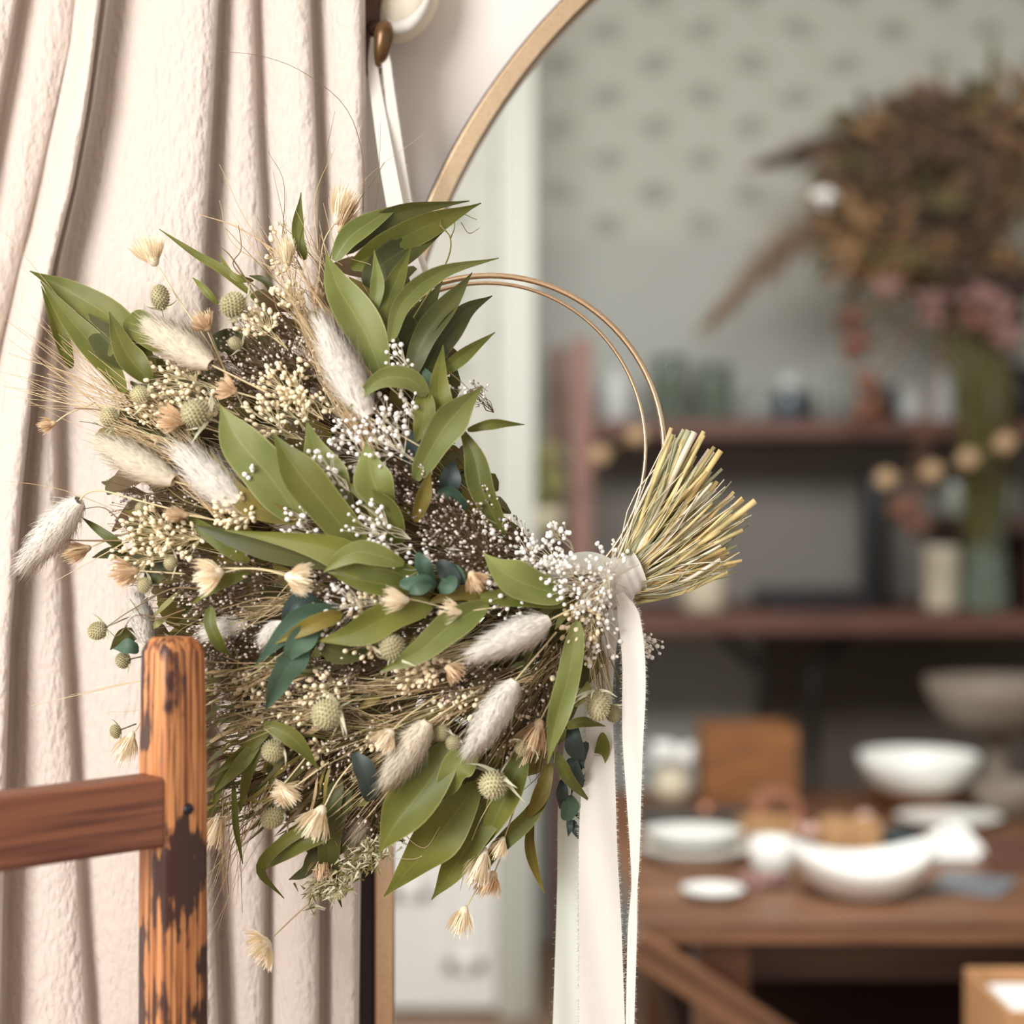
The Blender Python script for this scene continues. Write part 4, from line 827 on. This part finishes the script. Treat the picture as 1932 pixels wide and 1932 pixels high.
# --- thistle heads
def thistle(x, y, rx, ry, ang=None, off=.028, br=7):
    c = W(x, y, off); d = Vector((x, y, 0))-TIE; a = ang if ang is not None else math.atan2(d.y, d.x)
    ax = Vector((math.cos(a), -.35, -math.sin(a))).normalized(); r = rx*.9*PX; l = ry*.9*PX; u = ax.cross(Vector((0, 1, 0))).normalized(); v = ax.cross(u)
    b = MB(); b.ball(c, r*.86, 0, 14, 9, ax, l*.9); n = 150
    for i in range(n):
        zz = 1-2*(i+.5)/n; q = i*2.39996; s = math.sqrt(1-zz*zz); nn = u*(s*math.cos(q))+v*(s*math.sin(q)); pt = c+nn*(r*.86)+ax*(zz*l*.9)
        d2 = (nn+ax*(zz*.8+.25)).normalized(); b.ball(pt, r*.095, 0, 5, 3, d2, r*.14); b.tube([pt, pt+d2*r*.24], r*.035, r*.008, 3, 1, caps=False)
    o = b.build('thistle_head', [M['thistle'], M['bract']], wr); bb = MB()
    for k in range(br):
        q = 2*PI*k/br+R.uniform(-.2, .2); rad = u*math.cos(q)+v*math.sin(q); s = c-ax*(l*.8)+rad*(r*.3); ln = r*R.uniform(1.4, 2.5)
        p = spline([s, s+rad*(ln*.5)+ax*(ln*.12), s+rad*(ln*.9)+ax*(ln*R.uniform(.15, .5))], 6); bb.blade(p, lambda t: r*.16*(1-t)+.0001, (ax*.3+Vector((0, 1, 0))).normalized())
    bb.tube([c-ax*l*.8, c-ax*(l*1.4)+Vector((0, .004, 0)), c-ax*(l*3)+Vector((0, .016, 0))], .0008, .0007, 5)
    bb.build('bracts', M['bract'], o); return o
for a in [(302, 561, 21, 29, -1.6, .02), (440, 575, 30, 26, None, .02), (370, 780, 30, 32, None, .03), (264, 745, 20, 20, None, .02), (206, 787, 22, 20, None, .012), (266, 960, 15, 12, None, .014), (184, 1190, 20, 22, 2.7, .006), (232, 1246, 18, 16, None, .006), (218, 1380, 16, 12, None, .006), (616, 1346, 32, 32, None, .034), (740, 1222, 28, 26, -1.3, .04), (515, 1416, 24, 24, 2.6, .02), (515, 1542, 24, 28, None, .01), (930, 1480, 31, 30, 2.2, .034), (1128, 1330, 27, 36, 1.5, .03), (1156, 1346, 18, 20, 1.3, .03), (986, 1412, 17, 16, None, .03), (856, 1402, 18, 16, None, .026), (832, 1382, 18, 20, None, .02), (444, 648, 14, 16, None, .014), (272, 1104, 17, 16, None, .016), (640, 1680, 18, 20, 2.0, .004), (322, 1062, 16, 14, None, .012)]:
    thistle(*a)

# --- feathery cream flower tufts
def tuft(x, y, L, w, ang, m='tuft', off=.03, stem=None, n=120, open_=.5):
    """base at the stem end; petals run along ang (degrees, picture sense: 0 right, 90 down)"""
    a = math.radians(ang); ax = Vector((math.cos(a), -.22, -math.sin(a))).normalized(); bx, by = x-math.cos(a)*L*.5, y-math.sin(a)*L*.5
    c = W(bx, by, off); l = L*PX; r = w/2*PX; u = ax.cross(Vector((0, 1, 0))).normalized(); v = ax.cross(u); b = MB()
    b.ball(c+ax*l*.22, r*.42, 0, 10, 6, ax, l*.26)
    for i in range(n):
        q = R.uniform(0, 2*PI); k = math.sqrt(R.random()); rad = u*math.cos(q)+v*math.sin(q); s = c+rad*(r*.12*k)+ax*(l*R.uniform(0, .12)); ln = l*R.uniform(.7, 1.05)*(1-.25*k)
        m1 = s+ax*(ln*.45)+rad*(r*.75*k); e = s+ax*(ln*(.95-.12*k*open_))+rad*(r*(.9+.5*open_*k)*k)+Vector((R.gauss(0, 1), R.gauss(0, 1), R.gauss(0, 1)))*(r*.08)
        b.blade(spline([s, m1, e], 6), lambda t: r*.06*math.sin(PI*(t*.8+.1)), (Vector((0, 1, 0))*.6+rad).normalized())
    o = b.build('flower_tuft', M[m], wr); st = stem or [(bx, by), outward(bx, by, -90, .1)]; sb = MB()
    sb.tube(spline([W(px, py, off-(.008*i if i else 0)) for i, (px, py) in enumerate(st)], 12), .0007, .0008, 5); sb.build('stem', M['stem_pale'], o); return o
T = [(280, 466, 74, 60, -112, 'tuft', .014, [(300, 505), (340, 570), (395, 650), (430, 720)]), (390, 1086, 62, 62, 165, 'tuft', .036, [(415, 1082), (470, 1072), (540, 1082), (600, 1100)]), (567, 1092, 56, 54, 10, 'tuft', .042, [(540, 1086), (490, 1074), (420, 1072)]), (742, 1131, 58, 42, 182, 'tuft', .044, [(770, 1130), (800, 1136), (850, 1150)]), (848, 1152, 46, 40, 186, 'tuft', .04, None), (898, 1098, 44, 40, 60, 'tuft_tan', .04, None), (380, 606, 44, 46, -130, 'tuft_tan', .022, [(390, 622), (420, 690), (460, 770)]), (425, 732, 44, 44, 200, 'tuft_tan', .02, None), (548, 1500, 52, 44, 40, 'tuft', .024, [(535, 1480), (560, 1450), (600, 1400)]), (528, 1494, 40, 44, 170, 'tuft', .022, None), (592, 1556, 78, 60, 118, 'tuft', .024, [(612, 1522), (640, 1470), (700, 1400)]), (724, 1398, 52, 48, 130, 'tuft', .036, [(740, 1378), (770, 1350), (830, 1310)]), (900, 1640, 84, 50, 112, 'tuft', .018, [(914, 1600), (916, 1540), (930, 1500)]), (918, 1672, 62, 54, 120, 'tuft_tan', .006, None), (940, 1602, 50, 34, 115, 'tuft', .014, [(952, 1580), (975, 1510), (985, 1440)]), (868, 1742, 66, 48, 108, 'tuft', .014, [(880, 1712), (915, 1650), (950, 1600)]), (488, 1788, 48, 84, 150, 'tuft', .008, [(515, 1768), (560, 1725), (610, 1680)]), (238, 1414, 70, 42, 112, 'tuft', .006, [(255, 1380), (280, 1340), (330, 1290)]), (404, 1572, 84, 44, 108, 'tuft', .0, [(420, 1535), (470, 1505), (530, 1470)]), (606, 1640, 60, 46, 100, 'tuft_tan', .0, None), (142, 1042, 60, 40, 162, 'tuft_tan', .0, [(172, 1032), (220, 1012), (280, 990)]), (86, 802, 40, 30, 170, 'tuft_tan', .0, [(104, 798), (130, 780), (180, 760)]), (648, 378, 90, 48, -72, 'tuft', .006, [(632, 420), (610, 460), (600, 540)]), (858, 1270, 42, 40, 40, 'tuft_tan', .036, None), (1000, 1400, 92, 60, 115, 'tuft_tan', .02, None), (232, 1082, 56, 54, 170, 'tuft_tan', .016, None), (320, 790, 60, 50, 190, 'tuft_tan', .016, None), (330, 970, 50, 30, 185, 'tuft_tan', .02, None), (540, 470, 70, 36, -95, 'tuft', .006, [(545, 505), (550, 550), (560, 600)]), (598, 560, 50, 24, -85, 'tuft_tan', .008, None), (660, 400, 84, 34, -60, 'tuft_tan', .0, None)]
for a in T: tuft(*a)

# --- single long grasses and wisps
b = MB()
def wisp(pts, r=.00035, m=0, off=.01):
    b.tube(spline([W(x, y, off+.002*i) for i, (x, y) in enumerate(pts)], 22), r, r*.4, 4, m, caps=False)
for p, r, m in [([(685, 400), (683, 290), (650, 200), (570, 135), (490, 105), (412, 97)], .0004, 1), ([(530, 480), (536, 350), (506, 286)], .0004, 1), ([(600, 470), (604, 350), (632, 210)], .0004, 2), ([(600, 470), (595, 370), (632, 280)], .0005, 0), ([(590, 540), (480, 440), (414, 310)], .0005, 0), ([(545, 490), (450, 430), (374, 404)], .0008, 0), ([(540, 520), (440, 460), (414, 378)], .0005, 0), ([(610, 540), (640, 440), (726, 306)], .0007, 2), ([(700, 500), (650, 470), (680, 350), (800, 252)], .0003, 0), ([(705, 430), (715, 330), (718, 230)], .0003, 1), ([(600, 600), (510, 520), (425, 430)], .0005, 2),
             ([(340, 1270), (240, 1290), (58, 1332)], .0006, 3), ([(330, 1280), (260, 1285), (130, 1312)], .0004, 0), ([(350, 1230), (280, 1330), (200, 1345)], .0003, 0), ([(560, 1480), (470, 1530), (390, 1545)], .0006, 3), ([(520, 1470), (450, 1600), (375, 1780)], .0004, 0), ([(480, 1500), (420, 1620), (330, 1700)], .0004, 0), ([(560, 1490), (470, 1620), (380, 1800)], .0003, 0), ([(620, 1500), (520, 1540), (398, 1650)], .0004, 2), ([(530, 1500), (450, 1570), (430, 1640), (432, 1690)], .0006, 1),
             ([(880, 1350), (790, 1480), (760, 1560), (800, 1600), (830, 1560)], .0006, 3), ([(900, 1340), (830, 1500), (800, 1610), (740, 1620)], .0005, 3), ([(860, 1330), (760, 1460), (755, 1580)], .0005, 3), ([(980, 1430), (900, 1560), (868, 1680)], .0006, 3), ([(990, 1430), (920, 1560), (885, 1680)], .0006, 3), ([(920, 1480), (830, 1600), (790, 1640)], .0005, 2), ([(430, 1200), (450, 1250), (430, 1310), (400, 1330), (420, 1390), (480, 1420)], .0007, 2), ([(520, 1270), (460, 1310), (470, 1370)], .0004, 3),
             ([(1150, 1240), (1180, 1310), (1205, 1400), (1212, 1430)], .0006, 2), ([(1195, 1370), (1190, 1450), (1190, 1480)], .0005, 2), ([(1200, 1390), (1180, 1420), (1120, 1425)], .0005, 2), ([(1160, 1120), (1178, 1180), (1170, 1230), (1130, 1260)], .0005, 3), ([(1178, 1180), (1210, 1200)], .0003, 3), ([(1250, 1110), (1210, 1120), (1160, 1100)], .0006, 3),
             ([(560, 600), (480, 540), (440, 500), (455, 470), (450, 425)], .0008, 1), ([(490, 570), (440, 490), (415, 465)], .0009, 1), ([(780, 600), (840, 500), (850, 450), (830, 420), (860, 400), (900, 415)], .0008, 2), ([(850, 450), (858, 425), (850, 398)], .0006, 2), ([(845, 440), (820, 415), (815, 395)], .0006, 1), ([(870, 420), (885, 440), (905, 430)], .0005, 1), ([(640, 640), (700, 600), (715, 640)], .0008, 2), ([(620, 570), (660, 575), (710, 615)], .0009, 2), ([(880, 740), (905, 730), (920, 738)], .0006, 1), ([(845, 700), (880, 730), (900, 760)], .0005, 1),
             ([(420, 1120), (330, 1110), (250, 1150), (205, 1180)], .0009, 1), ([(350, 1150), (280, 1170), (245, 1130)], .0007, 1), ([(340, 1180), (260, 1160), (225, 1200)], .0007, 1), ([(240, 1180), (220, 1200), (205, 1190)], .0006, 1), ([(250, 1010), (200, 960), (155, 960)], .0007, 1), ([(230, 1020), (160, 1020), (110, 1018)], .001, 1), ([(225, 800), (190, 775), (140, 770)], .0008, 1), ([(235, 820), (180, 800), (150, 795)], .0006, 1), ([(260, 980), (120, 925), (5, 906)], .0003, 0), ([(230, 750), (140, 600), (12, 440)], .0004, 0), ([(440, 740), (380, 590), (310, 480)], .0004, 3), ([(250, 1015), (170, 1060), (80, 1110)], .0005, 3)]:
    wisp(p, r, m, .012)
for i in range(120):          # brushes of soft grass at the left and lower left rim
    s = R.choice([0, 0, 1, 2, 2])
    if s == 0: p0 = (R.uniform(230, 340), R.uniform(750, 830)); p2 = (R.uniform(-10, 130), R.uniform(590, 770)); cv = R.uniform(-15, 25)
    elif s == 1: p0 = (R.uniform(420, 520), R.uniform(1440, 1520)); p2 = (R.uniform(370, 470), R.uniform(1560, 1760)); cv = R.uniform(-10, 20)
    else: p0 = (R.uniform(520, 650), R.uniform(480, 600)); p2 = (p0[0]+R.uniform(-110, 30), p0[1]-R.uniform(60, 160)); cv = R.uniform(-15, 15)
    wisp([p0, ((p0[0]+p2[0])/2+cv*.3, (p0[1]+p2[1])/2+cv), p2], R.uniform(.00025, .0005), R.choice([0, 0, 3, 1]) if s else R.choice([0, 0, 0, 3]), R.uniform(.0, .012))
for (bx, by, tx, ty, n, sp) in [(700, 850, 545, 560, 60, 34), (690, 800, 600, 590, 34, 22), (760, 1380, 480, 1320, 60, 60), (850, 1290, 620, 1300, 60, 44), (980, 1200, 720, 1290, 60, 44), (1000, 1280, 640, 1420, 60, 60), (880, 1320, 640, 1540, 40, 50), (540, 1250, 400, 1300, 40, 46), (570, 1130, 430, 1160, 40, 30), (1050, 1230, 900, 1440, 60, 50), (420, 970, 250, 830, 30, 50), (440, 900, 200, 800, 40, 44), (700, 720, 570, 520, 30, 40), (1070, 1230, 1010, 1450, 50, 30), (1120, 1180, 1130, 1320, 30, 30), (1100, 1120, 1150, 1300, 30, 40), (660, 1320, 430, 1390, 40, 44)]:
    for i in range(n):
        e = R.gauss(0, sp*.5); k = R.uniform(.75, 1.1); x2, y2 = lerp(bx, tx, k)+e*.6, lerp(by, ty, k)+e; o = R.uniform(-.006, .022)
        wisp([(bx+R.gauss(0, 10), by+R.gauss(0, 10)), ((bx+x2)/2+R.gauss(0, 9), (by+y2)/2+R.gauss(0, 9)), (x2, y2)], R.uniform(.0003, .0006), R.choice([0, 0, 3, 2, 1] if by > 1000 else [0, 0, 3]), o)
o = b.build('grass_strands', [M['grass'], M['hair'], M['stem_olive'], M['stem_pale']], wr); o['kind'] = 'stuff'
for (bx, by, tx, ty, wd, mm, of) in [(690, 830, 560, 560, 26, 'grass', .02), (700, 840, 600, 650, 34, 'grass', .018), (420, 930, 300, 770, 40, 'grass', .008), (480, 960, 400, 900, 40, 'grass', .014)]:
    b = MB()                       # feathery plume heads
    for i in range(170):
        t = R.random(); x, y = lerp(bx, tx, t), lerp(by, ty, t); a = math.atan2(ty-by, tx-bx)+R.gauss(0, .22); l = R.uniform(40, 80); e = R.gauss(0, wd*.3)
        x += -math.sin(a)*e; y += math.cos(a)*e; o = of+R.uniform(-.008, .008); b.tube([W(x, y, o), W(x+math.cos(a)*l, y+math.sin(a)*l, o+.003)], .0004, .0001, 3, 0, caps=False)
    b.build('grass_plume', M[mm], wr)
b = MB()                           # spiky olive seed plume at the lower rim
for i in range(420):
    t = R.random(); x, y = lerp(745, 590, t)+R.gauss(0, 15), lerp(1575, 1690, t)+R.gauss(0, 15); a = math.radians(140)+R.gauss(0, .9); l = R.uniform(10, 26); o = R.uniform(-.004, .014)
    b.blade(spline([W(x, y, o), W(x+math.cos(a)*l*.5, y+math.sin(a)*l*.5, o+.003), W(x+math.cos(a)*l, y+math.sin(a)*l, o+.003)], 4), lambda q: .0011*(1-q)+.0001, Vector((R.gauss(0, .4), 1, R.gauss(0, .4))), R.choice([0, 1, 2]))
b.build('seed_plume', [M['stem_olive'], M['thistle'], M['bract']], wr)

# --- the bound stems on the right
E0 = Vector((1178, 1092, 0))
for i in range(92):
    f = (i+.5)/92; a = math.radians(lerp(-68, -15, f)+R.gauss(0, 3.0)); ln = lerp(300, 265, f)*R.uniform(.72, 1.0)
    if f > .75: ln *= .84
    s = (E0.x+R.gauss(0, 12), E0.y+lerp(-26, 34, f)+R.gauss(0, 8)); k = R.gauss(0, 7); dz = R.uniform(-.03, .02)
    e = (s[0]+math.cos(a)*ln, s[1]+math.sin(a)*ln); m1 = (s[0]+math.cos(a)*ln*.5-math.sin(a)*k, s[1]+math.sin(a)*ln*.5+math.cos(a)*k)
    pts = spline([P(s[0], s[1], 1.50+dz*.3), P(m1[0], m1[1], 1.50+dz*.7), P(e[0], e[1], 1.50+dz)], 8); b = MB(); rr = R.uniform(.0010, .0022)
    b.tube(pts, rr, rr*R.uniform(.8, 1.1), 7); b.build('cut_stem', M[R.choice(['straw', 'straw', 'straw_green', 'straw_gold' if .3 < f < .75 else 'straw_green', 'stem_white', 'straw_gold'])], wr)
for (s, e, rr, m) in [((1185, 1060), (1300, 812), .0030, 'straw_green'), ((1200, 1050), (1310, 815), .0032, 'stem_white'), ((1210, 1110), (1425, 945), .0028, 'straw'), ((1205, 1090), (1360, 850), .0026, 'straw_gold')]:
    b = MB(); b.tube(spline([P(s[0], s[1], 1.49), P((s[0]+e[0])/2-4, (s[1]+e[1])/2+3, 1.485), P(e[0], e[1], 1.48)], 8), rr, rr, 8); b.build('cut_stem', M[m], wr)

b = MB()
for i in range(260):               # fine fibres between the cut stems
    f = R.random(); a = math.radians(lerp(-70, -12, f)); ln = R.uniform(140, 270)*(1 if f < .75 else .84); s0 = (E0.x+R.gauss(0, 14), E0.y+lerp(-30, 36, f)); dz = R.uniform(-.03, .022); k = R.gauss(0, 9)
    b.tube(spline([P(s0[0], s0[1], 1.50+dz*.3), P(s0[0]+math.cos(a)*ln*.5+k, s0[1]+math.sin(a)*ln*.5+k, 1.5+dz*.7), P(s0[0]+math.cos(a)*ln, s0[1]+math.sin(a)*ln, 1.5+dz)], 6), .0006, .0005, 4, R.choice([0, 0, 1, 2, 2, 3, 3]))
o = b.build('stem_fibres', [M['straw'], M['straw_gold'], M['straw_green'], M['stem_white']], wr); o['kind'] = 'stuff'
# --- ribbon: the knot and its tails, and the hanging loop
b = MB()
c0k, c1k = P(1138, 1114, 1.492), P(1206, 1076, 1.492); axk = (c1k-c0k).normalized(); uk = axk.cross(Vector((0, 1, 0))).normalized(); vk = axk.cross(uk); rows = []
for i in range(25):
    t = i/24; r = .0185*(1-.10*math.cos(2*PI*t))+.0011*math.sin(t*26); rows.append([c0k.lerp(c1k, t)+uk*(r*math.cos(2*PI*k/28)*(1+.05*math.sin(k+t*6)))+vk*(r*.9*math.sin(2*PI*k/28))+axk*(.0035*math.sin(2*PI*k/28+.8)) for k in range(28)])
b.grid(rows, 0, None, True); b.build('ribbon_knot', M['ribbon'], wr)
ribbon_strip('ribbon_tail', [(1168, 1120, 1.475), (1186, 1165, 1.47), (1196, 1260, 1.468), (1194, 1400, 1.468), (1196, 1510, 1.468), (1198, 1640, 1.468), (1193, 1760, 1.468), (1188, 1960, 1.468)],
             [(0, 10), (.06, 14), (.14, 22), (.35, 23), (.48, 19), (.62, 15), (.76, 9), (.85, 12), (1, 9)], M['ribbon'], wr, 9, [(0, .2), (.4, .3), (.75, .9), (1, .5)], wav=.0012)
ribbon_strip('ribbon_tail', [(1160, 1150, 1.50), (1135, 1300, 1.50), (1130, 1450, 1.50), (1128, 1600, 1.50), (1132, 1760, 1.50), (1136, 1960, 1.50)], [(0, 12), (.3, 26), (.5, 34), (.75, 40), (1, 44)], M['ribbon'], wr, 10, None, wav=.0016)
ribbon_strip('ribbon_tail', [(1140, 1160, 1.545), (1100, 1320, 1.55), (1082, 1500, 1.55), (1080, 1680, 1.55), (1072, 1960, 1.55)], [(0, 10), (.3, 22), (.5, 28), (1, 30)], M['ribbon_grey'], wr, 2, None, wav=.0016)  # grey tail modelled as the ribbon's reflection in the mirror
ribbon_strip('ribbon_tail', [(1180, 1085, 1.49), (1120, 1060, 1.485), (1070, 1068, 1.485), (1035, 1082, 1.488)], [(0, 14), (.5, 20), (1, 12)], M['ribbon_grey'], wr, 0)
ribbon_strip('hanging_ribbon', [(706, 70, 1.622), (704, 130, 1.618), (718, 230, 1.600), (738, 350, 1.575), (760, 450, 1.555), (800, 560, 1.53)], [(0, 7), (.3, 11), (.55, 15), (.8, 17), (1, 12)], M['ribbon'], wr, 0)
ribbon_strip('hanging_ribbon', [(722, 66, 1.608), (730, 130, 1.612), (742, 230, 1.604), (758, 350, 1.588), (776, 450, 1.566), (806, 545, 1.545)], [(0, 7), (.3, 9), (.55, 13), (.8, 16), (1, 12)], M['ribbon'], wr, 5)
